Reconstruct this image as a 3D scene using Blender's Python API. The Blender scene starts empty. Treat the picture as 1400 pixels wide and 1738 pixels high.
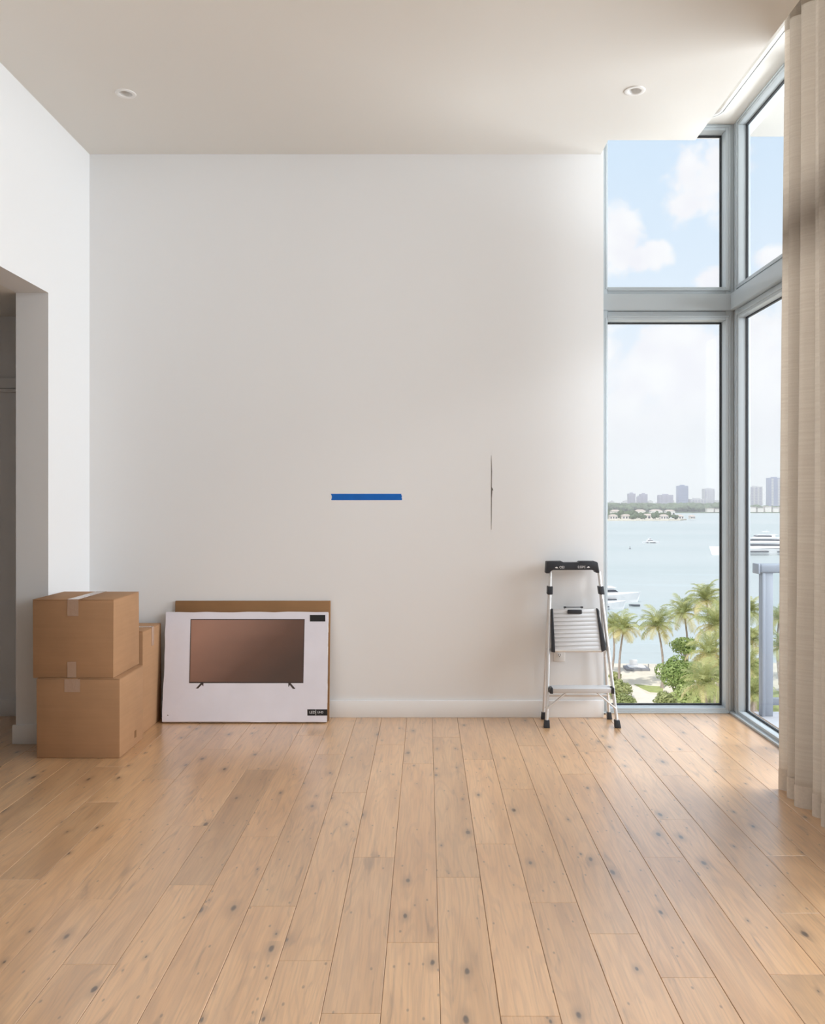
import bpy, bmesh, math, random
from mathutils import Vector, Matrix

# ------------------------------------------------------------------ camera
F = 1450.0            # focal length in pixels of a 1400 x 1738 frame
EYE = 1.40
VPX, VPY = 723.0, 850.0
sc = bpy.context.scene
COL = sc.collection
cam = bpy.data.cameras.new('camera')
cam.sensor_fit = 'HORIZONTAL'
cam.sensor_width = 36.0
cam.lens = 36.0 * F / 1400.0
cam.shift_x = -(VPX - 700.0) / 1400.0
cam.shift_y = -(869.0 - VPY) / 1400.0
cam.clip_start = 0.05
cam.clip_end = 20000
cam_ob = bpy.data.objects.new('camera', cam)
COL.objects.link(cam_ob)
cam_ob.location = (0, 0, EYE)
cam_ob.rotation_euler = (math.pi / 2, 0, 0)
sc.camera = cam_ob

sc.view_settings.view_transform = 'Standard'
sc.view_settings.look = 'None'
sc.view_settings.gamma = 1.0
sc.view_settings.use_curve_mapping = False
sc.view_settings.exposure = 0.0
sc.cycles.use_denoising = True
sc.cycles.max_bounces = 7
sc.cycles.diffuse_bounces = 4
sc.cycles.glossy_bounces = 3
sc.cycles.transparent_max_bounces = 16
sc.cycles.transmission_bounces = 6
sc.cycles.volume_bounces = 1
sc.cycles.use_adaptive_sampling = True
sc.cycles.adaptive_threshold = 0.06
sc.cycles.sample_clamp_indirect = 6.0
sc.cycles.caustics_reflective = False
sc.cycles.caustics_refractive = False


def px_dir(px, py):
    return Vector(((px - VPX) / F, 1.0, (VPY - py) / F)).normalized()


# ------------------------------------------------------------------ sky
def N(nt, typ, **kw):
    n = nt.nodes.new(typ)
    for k, v in kw.items():
        if k.startswith('i_'):
            n.inputs[k[2:].replace('_', ' ')].default_value = v
        else:
            setattr(n, k, v)
    return n


def L(nt, a, b):
    nt.links.new(a, b)


def math_n(nt, op, a, b=None, c=None, clamp=False):
    n = nt.nodes.new('ShaderNodeMath')
    n.operation = op
    n.use_clamp = clamp
    for i, v in enumerate((a, b, c)):
        if v is None:
            continue
        if hasattr(v, 'links'):
            nt.links.new(v, n.inputs[i])
        else:
            n.inputs[i].default_value = v
    return n.outputs[0]


def mix_n(nt, f, a, b, blend='MIX'):
    n = nt.nodes.new('ShaderNodeMix')
    n.data_type = 'RGBA'
    n.blend_type = blend
    for s, v in ((n.inputs[0], f), (n.inputs[6], a), (n.inputs[7], b)):
        if hasattr(v, 'links'):
            nt.links.new(v, s)
        else:
            s.default_value = v if not isinstance(v, tuple) or len(v) == 4 else (*v, 1)
    return n.outputs[2]


def ramp_n(nt, fac, stops, interp='LINEAR'):
    n = nt.nodes.new('ShaderNodeValToRGB')
    n.color_ramp.interpolation = interp
    els = n.color_ramp.elements
    while len(els) < len(stops):
        els.new(0.5)
    for e, (p, c) in zip(els, stops):
        e.position = p
        e.color = (*c, 1) if len(c) == 3 else c
    nt.links.new(fac, n.inputs[0])
    return n.outputs[0]


def smooth_n(nt, v, lo, hi, a=0.0, b=1.0):
    n = nt.nodes.new('ShaderNodeMapRange')
    n.interpolation_type = 'SMOOTHSTEP'
    n.clamp = True
    nt.links.new(v, n.inputs[0])
    n.inputs[1].default_value = lo
    n.inputs[2].default_value = hi
    n.inputs[3].default_value = a
    n.inputs[4].default_value = b
    return n.outputs[0]


SKY_STRENGTH = 1.0
world = bpy.data.worlds.new('sky')
sc.world = world
world.use_nodes = True
world.cycles.sampling_method = 'MANUAL'
world.cycles.sample_map_resolution = 512
wt = world.node_tree
wt.nodes.clear()
w_out = wt.nodes.new('ShaderNodeOutputWorld')
w_bg = wt.nodes.new('ShaderNodeBackground')
L(wt, w_bg.outputs[0], w_out.inputs[0])
w_tc = wt.nodes.new('ShaderNodeTexCoord')
w_dir = w_tc.outputs['Generated']
w_sep = wt.nodes.new('ShaderNodeSeparateXYZ')
L(wt, w_dir, w_sep.inputs[0])
elev = w_sep.outputs[2]
sky_col = ramp_n(wt, elev, [(0.0, (0.90, 0.90, 0.95)), (0.10, (0.88, 0.90, 0.96)), (0.20, (0.76, 0.87, 0.99)),
                            (0.36, (0.68, 0.83, 0.99)), (1.0, (0.45, 0.66, 0.96))])
# clouds: banks at given bearings with billowing edges, and a broken field over the rest of the sky
warp = N(wt, 'ShaderNodeTexNoise', i_Scale=17.0, i_Detail=6.0, i_Roughness=0.60)
L(wt, w_dir, warp.inputs['Vector'])
w_off = math_n(wt, 'SUBTRACT', warp.outputs[0], 0.5)
CLOUDS = [(1195, 320, 62), (1160, 350, 40), (1225, 290, 45), (1062, 372, 40), (1040, 410, 40), (1115, 430, 26), (1090, 438, 20),
          (1215, 478, 30), (1015, 590, 44), (1135, 590, 46), (1180, 600, 60), (1110, 640, 60), (1060, 680, 70), (1200, 680, 80),
          (1030, 710, 60), (1130, 720, 80), (1290, 590, 70), (1320, 450, 30), (1330, 560, 60), (1290, 680, 80)]
best = None
for (cx, cy, r) in CLOUDS:
    d = wt.nodes.new('ShaderNodeVectorMath')
    d.operation = 'DISTANCE'
    L(wt, w_dir, d.inputs[0])
    d.inputs[1].default_value = px_dir(cx, cy)
    rr = r / F * 0.80
    v = math_n(wt, 'MULTIPLY_ADD', d.outputs['Value'], -1.0 / rr, 1.0)
    best = v if best is None else math_n(wt, 'MAXIMUM', best, v)
field = N(wt, 'ShaderNodeTexNoise', i_Scale=5.0, i_Detail=5.0, i_Roughness=0.55)
L(wt, w_dir, field.inputs['Vector'])
# the scattered field takes over away from the bank of named clouds
toward = wt.nodes.new('ShaderNodeVectorMath')
toward.operation = 'DISTANCE'
L(wt, w_dir, toward.inputs[0])
toward.inputs[1].default_value = px_dir(1170, 480)
away = smooth_n(wt, toward.outputs['Value'], 0.26, 0.42)
f2 = math_n(wt, 'MULTIPLY', math_n(wt, 'MULTIPLY_ADD', field.outputs[0], 5.0, -2.5), away)
f2 = math_n(wt, 'ADD', f2, math_n(wt, 'MULTIPLY_ADD', away, 1.5, -1.5))
cl = math_n(wt, 'MAXIMUM', best, f2)
cl = math_n(wt, 'ADD', math_n(wt, 'MULTIPLY_ADD', w_off, 3.8, cl), 0.20)
cmask = smooth_n(wt, cl, -0.30, 0.55)
low = smooth_n(wt, elev, 0.06, 0.13, 1.0, 0.0)
shade = N(wt, 'ShaderNodeTexNoise', i_Scale=22.0, i_Detail=4.0)
L(wt, w_dir, shade.inputs['Vector'])
cl_col = ramp_n(wt, shade.outputs[0], [(0.35, (0.93, 0.92, 0.97)), (0.6, (1.0, 0.995, 1.01))])
w_col = mix_n(wt, math_n(wt, 'MULTIPLY', cmask, 0.96), sky_col, cl_col)
w_col = mix_n(wt, math_n(wt, 'MULTIPLY', low, 0.85), w_col, (0.90, 0.895, 0.95, 1))
L(wt, w_col, w_bg.inputs[0])
w_bg.inputs[1].default_value = SKY_STRENGTH

# sun: behind and to the left of the room, high; it lights the bay and never enters the room
sun = bpy.data.lights.new('sun', 'SUN')
sun.energy = 3.4
sun.angle = math.radians(0.6)
sun.color = (1.0, 0.95, 0.87)
sun_ob = bpy.data.objects.new('sun', sun)
COL.objects.link(sun_ob)
sun_ob.location = (-20, -20, 60)
sun_ob.rotation_euler = Vector((0.30, 0.55, -0.80)).to_track_quat('-Z', 'Y').to_euler()

# unseen area lamps added beyond the balcony to boost daylight through the side windows
for (x_c, y_c, y_w, power) in ((5.20, 5.80, 6.0, 720.0), (4.40, -0.30, 3.4, 225.0)):
    fill = bpy.data.lights.new('added_daylight', 'AREA')
    fill.shape = 'RECTANGLE'
    fill.size = y_w
    fill.size_y = 2.5
    fill.energy = power
    fill.color = (0.88, 0.94, 1.0)
    fill_ob = bpy.data.objects.new('added_daylight', fill)
    COL.objects.link(fill_ob)
    fill_ob.location = (x_c, y_c, 2.65)
    fill_ob.rotation_euler = Vector((-1, 0, 0)).to_track_quat('-Z', 'Y').to_euler()

# ------------------------------------------------------------------ helpers
random.seed(7)


class MB:
    def __init__(self):
        self.v = []
        self.f = []

    def box(self, x0, x1, y0, y1, z0, z1):
        b = len(self.v)
        self.v += [(x0, y0, z0), (x1, y0, z0), (x1, y1, z0), (x0, y1, z0), (x0, y0, z1), (x1, y0, z1), (x1, y1, z1), (x0, y1, z1)]
        self.f += [(b, b + 3, b + 2, b + 1), (b + 4, b + 5, b + 6, b + 7), (b, b + 1, b + 5, b + 4), (b + 1, b + 2, b + 6, b + 5),
                   (b + 2, b + 3, b + 7, b + 6), (b + 3, b, b + 4, b + 7)]
        return self

    def hexa(self, p):
        """eight points: bottom four, then top four, both anticlockwise from above"""
        b = len(self.v)
        self.v += [tuple(q) for q in p]
        self.f += [(b, b + 3, b + 2, b + 1), (b + 4, b + 5, b + 6, b + 7), (b, b + 1, b + 5, b + 4), (b + 1, b + 2, b + 6, b + 5),
                   (b + 2, b + 3, b + 7, b + 6), (b + 3, b, b + 4, b + 7)]
        return self

    def tube(self, pts, r, n=10, cap=True, sx=1.0):
        pts = [Vector(p) for p in pts]
        rs = r if isinstance(r, (list, tuple)) else [r] * len(pts)
        b = len(self.v)
        ref = None
        for i, p in enumerate(pts):
            if i == 0:
                d = pts[1] - pts[0]
            elif i == len(pts) - 1:
                d = pts[-1] - pts[-2]
            else:
                d = pts[i + 1] - pts[i - 1]
            d.normalize()
            if ref is None:
                ref = Vector((1, 0, 0)) if abs(d.x) < 0.8 else Vector((0, 1, 0))
            u = (ref - d * ref.dot(d)).normalized()
            w = d.cross(u)
            ref = u
            for k in range(n):
                a = 2 * math.pi * k / n
                self.v.append(tuple(p + u * (math.cos(a) * rs[i] * sx) + w * (math.sin(a) * rs[i])))
        for i in range(len(pts) - 1):
            for k in range(n):
                k2 = (k + 1) % n
                self.f.append((b + i * n + k, b + i * n + k2, b + (i + 1) * n + k2, b + (i + 1) * n + k))
        if cap:
            self.f.append(tuple(b + k for k in reversed(range(n))))
            e = b + (len(pts) - 1) * n
            self.f.append(tuple(e + k for k in range(n)))
        return self

    def lathe(self, prof, c, n=32):
        b = len(self.v)
        for (r, z) in prof:
            for k in range(n):
                a = 2 * math.pi * k / n
                self.v.append((c[0] + r * math.cos(a), c[1] + r * math.sin(a), c[2] + z))
        for i in range(len(prof) - 1):
            for k in range(n):
                k2 = (k + 1) % n
                self.f.append((b + i * n + k, b + i * n + k2, b + (i + 1) * n + k2, b + (i + 1) * n + k))
        return self

    def prism(self, poly, y0, y1):
        """outline in (x, z), extruded along y"""
        b = len(self.v)
        n = len(poly)
        self.v += [(x, y0, z) for (x, z) in poly] + [(x, y1, z) for (x, z) in poly]
        self.f.append(tuple(b + i for i in range(n)))
        self.f.append(tuple(b + n + i for i in reversed(range(n))))
        for i in range(n):
            j = (i + 1) % n
            self.f.append((b + j, b + i, b + n + i, b + n + j))
        return self

    def prismz(self, poly, z0, z1):
        """outline in (x, y), extruded along z"""
        b = len(self.v)
        n = len(poly)
        self.v += [(x, y, z0) for (x, y) in poly] + [(x, y, z1) for (x, y) in poly]
        self.f.append(tuple(b + i for i in reversed(range(n))))
        self.f.append(tuple(b + n + i for i in range(n)))
        for i in range(n):
            j = (i + 1) % n
            self.f.append((b + i, b + j, b + n + j, b + n + i))
        return self

    def build(self, name, mat, parent=None, smooth=False, bevel=0.0, segs=2, local=False, weld=False):
        me = bpy.data.meshes.new(name)
        off = Vector((0, 0, 0))
        if parent is not None and not local:
            off = root_loc(parent)
        me.from_pydata([tuple(Vector(p) - off) for p in self.v], [], self.f)
        bm = bmesh.new()
        bm.from_mesh(me)
        if weld:
            bmesh.ops.remove_doubles(bm, verts=bm.verts, dist=1e-5)
        bmesh.ops.recalc_face_normals(bm, faces=bm.faces)
        if bevel > 0:
            es = [e for e in bm.edges if len(e.link_faces) == 2 and e.calc_face_angle(0) > 0.5]
            bmesh.ops.bevel(bm, geom=es, offset=bevel, segments=segs, profile=0.5, affect='EDGES', clamp_overlap=True)
        if smooth or bevel > 0:
            for fc in bm.faces:
                fc.smooth = True
            for e in bm.edges:
                if len(e.link_faces) == 2 and e.calc_face_angle(0) > 0.7:
                    e.smooth = False
        bm.to_mesh(me)
        bm.free()
        me.materials.append(mat)
        ob = bpy.data.objects.new(name, me)
        COL.objects.link(ob)
        if parent is not None:
            ob.parent = parent
        return ob


def root_loc(o):
    p = Vector((0, 0, 0))
    while o is not None:
        p += o.location
        o = o.parent
    return p


def empty(name, loc, rot=(0, 0, 0)):
    o = bpy.data.objects.new(name, None)
    COL.objects.link(o)
    o.location = loc
    o.rotation_euler = rot
    o.empty_display_size = 0.1
    return o


def tag(o, label=None, cat=None, group=None, kind=None):
    if label:
        o['label'] = label
    if cat:
        o['category'] = cat
    if group:
        o['group'] = group
    if kind:
        o['kind'] = kind
    return o


def at(px, py, Y):
    """the point at depth Y that stands behind a pixel of the photograph"""
    return Vector(((px - VPX) * Y / F, Y, EYE - (py - VPY) * Y / F))


# ------------------------------------------------------------------ materials
def new_mat(name):
    m = bpy.data.materials.new(name)
    m.use_nodes = True
    nt = m.node_tree
    return m, nt, nt.nodes['Principled BSDF']


def plain(name, col, rough=0.5, metal=0.0, noise=0.0, nscale=8.0, bump=0.0, bscale=60.0, spec=0.5):
    m, nt, p = new_mat(name)
    p.inputs['Base Color'].default_value = (*col, 1)
    p.inputs['Roughness'].default_value = rough
    p.inputs['Metallic'].default_value = metal
    p.inputs['Specular IOR Level'].default_value = spec
    tc = nt.nodes.new('ShaderNodeTexCoord')
    if noise > 0:
        n = N(nt, 'ShaderNodeTexNoise', i_Scale=nscale, i_Detail=4.0)
        L(nt, tc.outputs['Object'], n.inputs['Vector'])
        a = tuple(c * (1 - noise) for c in col)
        b = tuple(min(1, c * (1 + noise)) for c in col)
        L(nt, ramp_n(nt, n.outputs[0], [(0.3, a), (0.7, b)]), p.inputs['Base Color'])
    if bump > 0:
        n2 = N(nt, 'ShaderNodeTexNoise', i_Scale=bscale, i_Detail=3.0)
        L(nt, tc.outputs['Object'], n2.inputs['Vector'])
        bn = N(nt, 'ShaderNodeBump', i_Strength=bump, i_Distance=0.002)
        L(nt, n2.outputs[0], bn.inputs['Height'])
        L(nt, bn.outputs[0], p.inputs['Normal'])
    return m


M = {}
M['wall'] = plain('wall_paint', (0.80, 0.80, 0.80), 0.75, bump=0.06, bscale=180, spec=0.25)
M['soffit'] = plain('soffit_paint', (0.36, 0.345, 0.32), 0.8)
M['rear'] = plain('rear_wall_low_bounce', (0.34, 0.33, 0.32), 0.75)  # unseen wall, its colour darkened to cut light bounced onto the box fronts
M['ceiling'] = plain('ceiling_paint', (0.765, 0.745, 0.705), 0.85, spec=0.2)
M['trim'] = plain('trim_paint', (0.82, 0.815, 0.81), 0.45, spec=0.4)
M['subfloor'] = plain('joint_dark', (0.16, 0.11, 0.075), 0.9)
M['frame'] = plain('window_aluminium', (0.44, 0.48, 0.50), 0.36, metal=0.0, spec=0.5)
M['gasket'] = plain('black_gasket', (0.012, 0.013, 0.016), 0.6)
M['alu'] = plain('ladder_aluminium', (0.72, 0.71, 0.70), 0.34, metal=0.55)
M['tread'] = plain('tread_aluminium', (0.60, 0.60, 0.61), 0.5, metal=0.15)
M['black'] = plain('black_plastic', (0.022, 0.024, 0.030), 0.5, bump=0.1, bscale=300)
M['white_print'] = plain('white_print', (0.80, 0.80, 0.80), 0.6)
M['blue_tape'] = plain('blue_tape', (0.0, 0.125, 0.50), 0.8, noise=0.06, nscale=20)
M['outlet'] = plain('outlet_white', (0.80, 0.79, 0.77), 0.35)
M['slot'] = plain('slot_dark', (0.05, 0.045, 0.04), 0.7)
M['crack'] = plain('crack_dark', (0.13, 0.115, 0.10), 0.9)
M['light_trim'] = plain('downlight_white', (0.82, 0.81, 0.79), 0.4)
M['light_lens'] = plain('downlight_lens', (0.62, 0.60, 0.57), 0.3)
M['track'] = plain('track_white', (0.80, 0.80, 0.79), 0.4)
M['track_slot'] = plain('track_slot', (0.03, 0.03, 0.03), 0.7)
M['concrete'] = plain('balcony_concrete', (0.40, 0.40, 0.42), 0.7, noise=0.05, nscale=5)
M['rail'] = plain('rail_aluminium', (0.27, 0.29, 0.33), 0.45)


def cardboard(name, col, k=1.0):
    m, nt, p = new_mat(name)
    tc = nt.nodes.new('ShaderNodeTexCoord')
    mp = N(nt, 'ShaderNodeMapping')
    mp.inputs['Scale'].default_value = (3, 3, 60)
    L(nt, tc.outputs['Object'], mp.inputs['Vector'])
    a = N(nt, 'ShaderNodeTexNoise', i_Scale=1.0, i_Detail=3.0)
    L(nt, mp.outputs[0], a.inputs['Vector'])
    b = N(nt, 'ShaderNodeTexNoise', i_Scale=5.0, i_Detail=5.0)
    L(nt, tc.outputs['Object'], b.inputs['Vector'])
    c = math_n(nt, 'MULTIPLY_ADD', a.outputs[0], 0.4, math_n(nt, 'MULTIPLY', b.outputs[0], 0.6))
    L(nt, ramp_n(nt, c, [(0.35, tuple(x * 0.92 for x in col)), (0.65, tuple(x * 1.06 for x in col))]), p.inputs['Base Color'])
    p.inputs['Roughness'].default_value = 0.8
    p.inputs['Specular IOR Level'].default_value = 0.25
    bn = N(nt, 'ShaderNodeBump', i_Strength=0.12, i_Distance=0.002)
    L(nt, a.outputs[0], bn.inputs['Height'])
    L(nt, bn.outputs[0], p.inputs['Normal'])
    return m


M['card'] = cardboard('cardboard', (0.40, 0.225, 0.118))
M['card_dark'] = cardboard('cardboard_dark', (0.28, 0.15, 0.068))
M['paper'] = plain('printed_paper', (0.80, 0.79, 0.87), 0.42, noise=0.03, nscale=6)
M['core'] = cardboard('worn_cardboard', (0.52, 0.42, 0.34))
M['paper_torn'] = plain('torn_paper', (0.76, 0.70, 0.64), 0.9)

# clear packing tape
m, nt, p = new_mat('packing_tape')
p.inputs['Base Color'].default_value = (0.44, 0.285, 0.195, 1)
p.inputs['Roughness'].default_value = 0.16
p.inputs['Specular IOR Level'].default_value = 0.8
tc = nt.nodes.new('ShaderNodeTexCoord')
n = N(nt, 'ShaderNodeTexNoise', i_Scale=45.0, i_Detail=3.0)
L(nt, tc.outputs['Object'], n.inputs['Vector'])
bn = N(nt, 'ShaderNodeBump', i_Strength=0.35, i_Distance=0.004)
L(nt, n.outputs[0], bn.inputs['Height'])
L(nt, bn.outputs[0], p.inputs['Normal'])
M['tape'] = m

# printed picture of a television: a warm brown gradient on its screen
m, nt, p = new_mat('printed_screen')
tc = nt.nodes.new('ShaderNodeTexCoord')
sp = nt.nodes.new('ShaderNodeSeparateXYZ')
L(nt, tc.outputs['Generated'], sp.inputs[0])
g = math_n(nt, 'ADD', math_n(nt, 'MULTIPLY', sp.outputs[0], 0.75), math_n(nt, 'MULTIPLY_ADD', sp.outputs[2], -0.45, 0.42))
nz = N(nt, 'ShaderNodeTexNoise', i_Scale=2.0, i_Detail=2.0)
L(nt, tc.outputs['Generated'], nz.inputs['Vector'])
g = math_n(nt, 'MULTIPLY_ADD', math_n(nt, 'SUBTRACT', nz.outputs[0], 0.5), 0.22, g)
L(nt, ramp_n(nt, g, [(0.10, (0.40, 0.22, 0.16)), (0.35, (0.30, 0.165, 0.12)), (0.65, (0.150, 0.078, 0.055)), (1.0, (0.085, 0.050, 0.038))]), p.inputs['Base Color'])
p.inputs['Roughness'].default_value = 0.4
M['screen'] = m
M['tv_bezel'] = plain('printed_bezel', (0.045, 0.030, 0.026), 0.4)
M['label_black'] = plain('label_black', (0.008, 0.007, 0.008), 0.4)

# oak planks
m, nt, p = new_mat('oak_plank')
tc = nt.nodes.new('ShaderNodeTexCoord')
oi = nt.nodes.new('ShaderNodeObjectInfo')
rnd = oi.outputs['Random']
cb = nt.nodes.new('ShaderNodeCombineXYZ')
L(nt, math_n(nt, 'MULTIPLY', rnd, 17.3), cb.inputs[0])
L(nt, math_n(nt, 'MULTIPLY', rnd, 131.7), cb.inputs[1])
L(nt, math_n(nt, 'MULTIPLY', rnd, 59.1), cb.inputs[2])
va = nt.nodes.new('ShaderNodeVectorMath')
L(nt, tc.outputs['Object'], va.inputs[0])
L(nt, cb.outputs[0], va.inputs[1])
co = va.outputs[0]
mp1 = N(nt, 'ShaderNodeMapping')
mp1.inputs['Scale'].default_value = (9, 1.1, 1)
L(nt, co, mp1.inputs['Vector'])
big = N(nt, 'ShaderNodeTexNoise', i_Scale=1.0, i_Detail=4.0, i_Roughness=0.55, i_Distortion=0.8)
L(nt, mp1.outputs[0], big.inputs['Vector'])
mp2 = N(nt, 'ShaderNodeMapping')
mp2.inputs['Scale'].default_value = (150, 5, 1)
L(nt, co, mp2.inputs['Vector'])
fine = N(nt, 'ShaderNodeTexNoise', i_Scale=1.0, i_Detail=3.0, i_Roughness=0.6)
L(nt, mp2.outputs[0], fine.inputs['Vector'])
# cathedral grain: rings stretched along the plank
mp3 = N(nt, 'ShaderNodeMapping')
mp3.inputs['Scale'].default_value = (7.0, 0.75, 1)
L(nt, co, mp3.inputs['Vector'])
wn = N(nt, 'ShaderNodeTexNoise', i_Scale=1.0, i_Detail=2.0)
L(nt, mp3.outputs[0], wn.inputs['Vector'])
rings = math_n(nt, 'SINE', math_n(nt, 'MULTIPLY', wn.outputs[0], 95.0))
# knots
mpk = N(nt, 'ShaderNodeMapping')
mpk.inputs['Scale'].default_value = (9.0, 3.9, 1)
L(nt, co, mpk.inputs['Vector'])
kn = N(nt, 'ShaderNodeTexNoise', i_Scale=4.0, i_Detail=3.0)
L(nt, mpk.outputs[0], kn.inputs['Vector'])
vk = N(nt, 'ShaderNodeTexVoronoi', i_Scale=1.0)
vk.voronoi_dimensions = '2D'
L(nt, mpk.outputs[0], vk.inputs['Vector'])
ks = nt.nodes.new('ShaderNodeSeparateColor')
L(nt, vk.outputs['Color'], ks.inputs[0])
has = math_n(nt, 'LESS_THAN', ks.outputs[0], 0.30)
krad = math_n(nt, 'MULTIPLY_ADD', math_n(nt, 'POWER', ks.outputs[1], 2.0), 0.085, 0.040)
kd = math_n(nt, 'DIVIDE', math_n(nt, 'MULTIPLY_ADD', kn.outputs[0], 0.10, math_n(nt, 'SUBTRACT', vk.outputs['Distance'], 0.05)), krad)
core = math_n(nt, 'MULTIPLY', smooth_n(nt, kd, 0.35, 1.0, 1.0, 0.0), has)
halo = math_n(nt, 'MULTIPLY', smooth_n(nt, kd, 0.6, 3.4, 1.0, 0.0), has)
# small pin knots and checks
mpp = N(nt, 'ShaderNodeMapping')
mpp.inputs['Scale'].default_value = (22.0, 10.0, 1)
L(nt, co, mpp.inputs['Vector'])
vp = N(nt, 'ShaderNodeTexVoronoi', i_Scale=1.0)
vp.voronoi_dimensions = '2D'
L(nt, mpp.outputs[0], vp.inputs['Vector'])
ps = nt.nodes.new('ShaderNodeSeparateColor')
L(nt, vp.outputs['Color'], ps.inputs[0])
pin = math_n(nt, 'MULTIPLY', smooth_n(nt, math_n(nt, 'MULTIPLY_ADD', kn.outputs[0], 0.08, vp.outputs['Distance']), 0.07, 0.16, 1.0, 0.0),
             math_n(nt, 'LESS_THAN', ps.outputs[0], 0.16))
c1 = ramp_n(nt, big.outputs[0], [(0.28, (0.58, 0.335, 0.165)), (0.5, (0.72, 0.435, 0.225)), (0.75, (0.78, 0.495, 0.270))])
c1 = mix_n(nt, smooth_n(nt, fine.outputs[0], 0.38, 0.75, 0.0, 0.40), c1, (0.42, 0.255, 0.145, 1))
c1 = mix_n(nt, smooth_n(nt, rings, 0.0, 1.0, 0.0, 0.24), c1, (0.40, 0.25, 0.15, 1))
mps = N(nt, 'ShaderNodeMapping')
mps.inputs['Scale'].default_value = (26, 3.0, 1)
L(nt, co, mps.inputs['Vector'])
stn = N(nt, 'ShaderNodeTexNoise', i_Scale=1.0, i_Detail=3.0, i_Distortion=1.2)
L(nt, mps.outputs[0], stn.inputs['Vector'])
c1 = mix_n(nt, smooth_n(nt, stn.outputs[0], 0.58, 0.77, 0.0, 0.55), c1, (0.22, 0.135, 0.085, 1))
tone = ramp_n(nt, rnd, [(0.0, (0.76, 0.75, 0.74)), (0.2, (1.0, 0.98, 0.95)), (0.4, (0.87, 0.85, 0.84)), (0.6, (1.04, 1.03, 1.0)), (0.8, (0.94, 0.90, 0.86)), (1.0, (1.08, 1.07, 1.06))])
c1 = mix_n(nt, 1.0, c1, tone, 'MULTIPLY')
c1 = mix_n(nt, math_n(nt, 'MULTIPLY', halo, 0.44), c1, (0.22, 0.13, 0.075, 1))
c1 = mix_n(nt, math_n(nt, 'MULTIPLY', pin, 0.6), c1, (0.085, 0.055, 0.04, 1))
c1 = mix_n(nt, math_n(nt, 'MULTIPLY', core, 0.88), c1, (0.055, 0.035, 0.026, 1))
L(nt, c1, p.inputs['Base Color'])
L(nt, math_n(nt, 'MULTIPLY_ADD', fine.outputs[0], 0.10, 0.30), p.inputs['Roughness'])
p.inputs['Specular IOR Level'].default_value = 0.5
p.inputs['Coat Weight'].default_value = 1.0
p.inputs['Coat IOR'].default_value = 2.0
p.inputs['Coat Roughness'].default_value = 0.28
hb = math_n(nt, 'ADD', math_n(nt, 'MULTIPLY', fine.outputs[0], 0.5), math_n(nt, 'MULTIPLY', rings, 0.10))
bn = N(nt, 'ShaderNodeBump', i_Strength=0.22, i_Distance=0.0012)
L(nt, hb, bn.inputs['Height'])
L(nt, bn.outputs[0], p.inputs['Normal'])
M['oak'] = m


def glass_mat(name, tint, refl=1.0):
    m = bpy.data.materials.new(name)
    m.use_nodes = True
    nt = m.node_tree
    nt.nodes.clear()
    out = nt.nodes.new('ShaderNodeOutputMaterial')
    tr = N(nt, 'ShaderNodeBsdfTransparent')
    tr.inputs[0].default_value = (*tint, 1)
    gl = N(nt, 'ShaderNodeBsdfGlossy')
    gl.inputs['Roughness'].default_value = 0.01
    ge = nt.nodes.new('ShaderNodeNewGeometry')
    dt = nt.nodes.new('ShaderNodeVectorMath')
    dt.operation = 'DOT_PRODUCT'
    L(nt, ge.outputs['Normal'], dt.inputs[0])
    L(nt, ge.outputs['Incoming'], dt.inputs[1])
    c = math_n(nt, 'ABSOLUTE', dt.outputs['Value'])
    f = math_n(nt, 'POWER', math_n(nt, 'SUBTRACT', 1.0, c, clamp=True), 5.0)
    f = math_n(nt, 'MULTIPLY', math_n(nt, 'MULTIPLY_ADD', f, 0.96, 0.04), refl)
    mx = nt.nodes.new('ShaderNodeMixShader')
    L(nt, f, mx.inputs[0])
    L(nt, tr.outputs[0], mx.inputs[1])
    L(nt, gl.outputs[0], mx.inputs[2])
    L(nt, mx.outputs[0], out.inputs[0])
    return m


M['glass'] = glass_mat('window_glass', (0.985, 0.99, 0.99), 0.12)
M['rail_glass'] = glass_mat('rail_glass', (0.95, 0.97, 0.97))

# linen curtain, lets some daylight through
m = bpy.data.materials.new('linen')
m.use_nodes = True
nt = m.node_tree
p = nt.nodes['Principled BSDF']
tc = nt.nodes.new('ShaderNodeTexCoord')
mpw = N(nt, 'ShaderNodeMapping')
mpw.inputs['Scale'].default_value = (250, 250, 900)
L(nt, tc.outputs['Object'], mpw.inputs['Vector'])
wv = N(nt, 'ShaderNodeTexNoise', i_Scale=1.0, i_Detail=2.0)
L(nt, mpw.outputs[0], wv.inputs['Vector'])
mpw2 = N(nt, 'ShaderNodeMapping')
mpw2.inputs['Scale'].default_value = (3, 3, 120)
L(nt, tc.outputs['Object'], mpw2.inputs['Vector'])
wv2 = N(nt, 'ShaderNodeTexNoise', i_Scale=1.0, i_Detail=2.0)
L(nt, mpw2.outputs[0], wv2.inputs['Vector'])
h = math_n(nt, 'ADD', math_n(nt, 'MULTIPLY', wv.outputs[0], 0.5), math_n(nt, 'MULTIPLY', wv2.outputs[0], 0.5))
lc = ramp_n(nt, h, [(0.35, (0.56, 0.50, 0.44)), (0.65, (0.64, 0.585, 0.52))])
L(nt, lc, p.inputs['Base Color'])
p.inputs['Roughness'].default_value = 0.9
p.inputs['Specular IOR Level'].default_value = 0.1
tl = N(nt, 'ShaderNodeBsdfTranslucent')
L(nt, lc, tl.inputs[0])
mx = nt.nodes.new('ShaderNodeMixShader')
mx.inputs[0].default_value = 0.58
L(nt, p.outputs[0], mx.inputs[1])
L(nt, tl.outputs[0], mx.inputs[2])
L(nt, mx.outputs[0], nt.nodes['Material Output'].inputs[0])
M['linen'] = m
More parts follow.
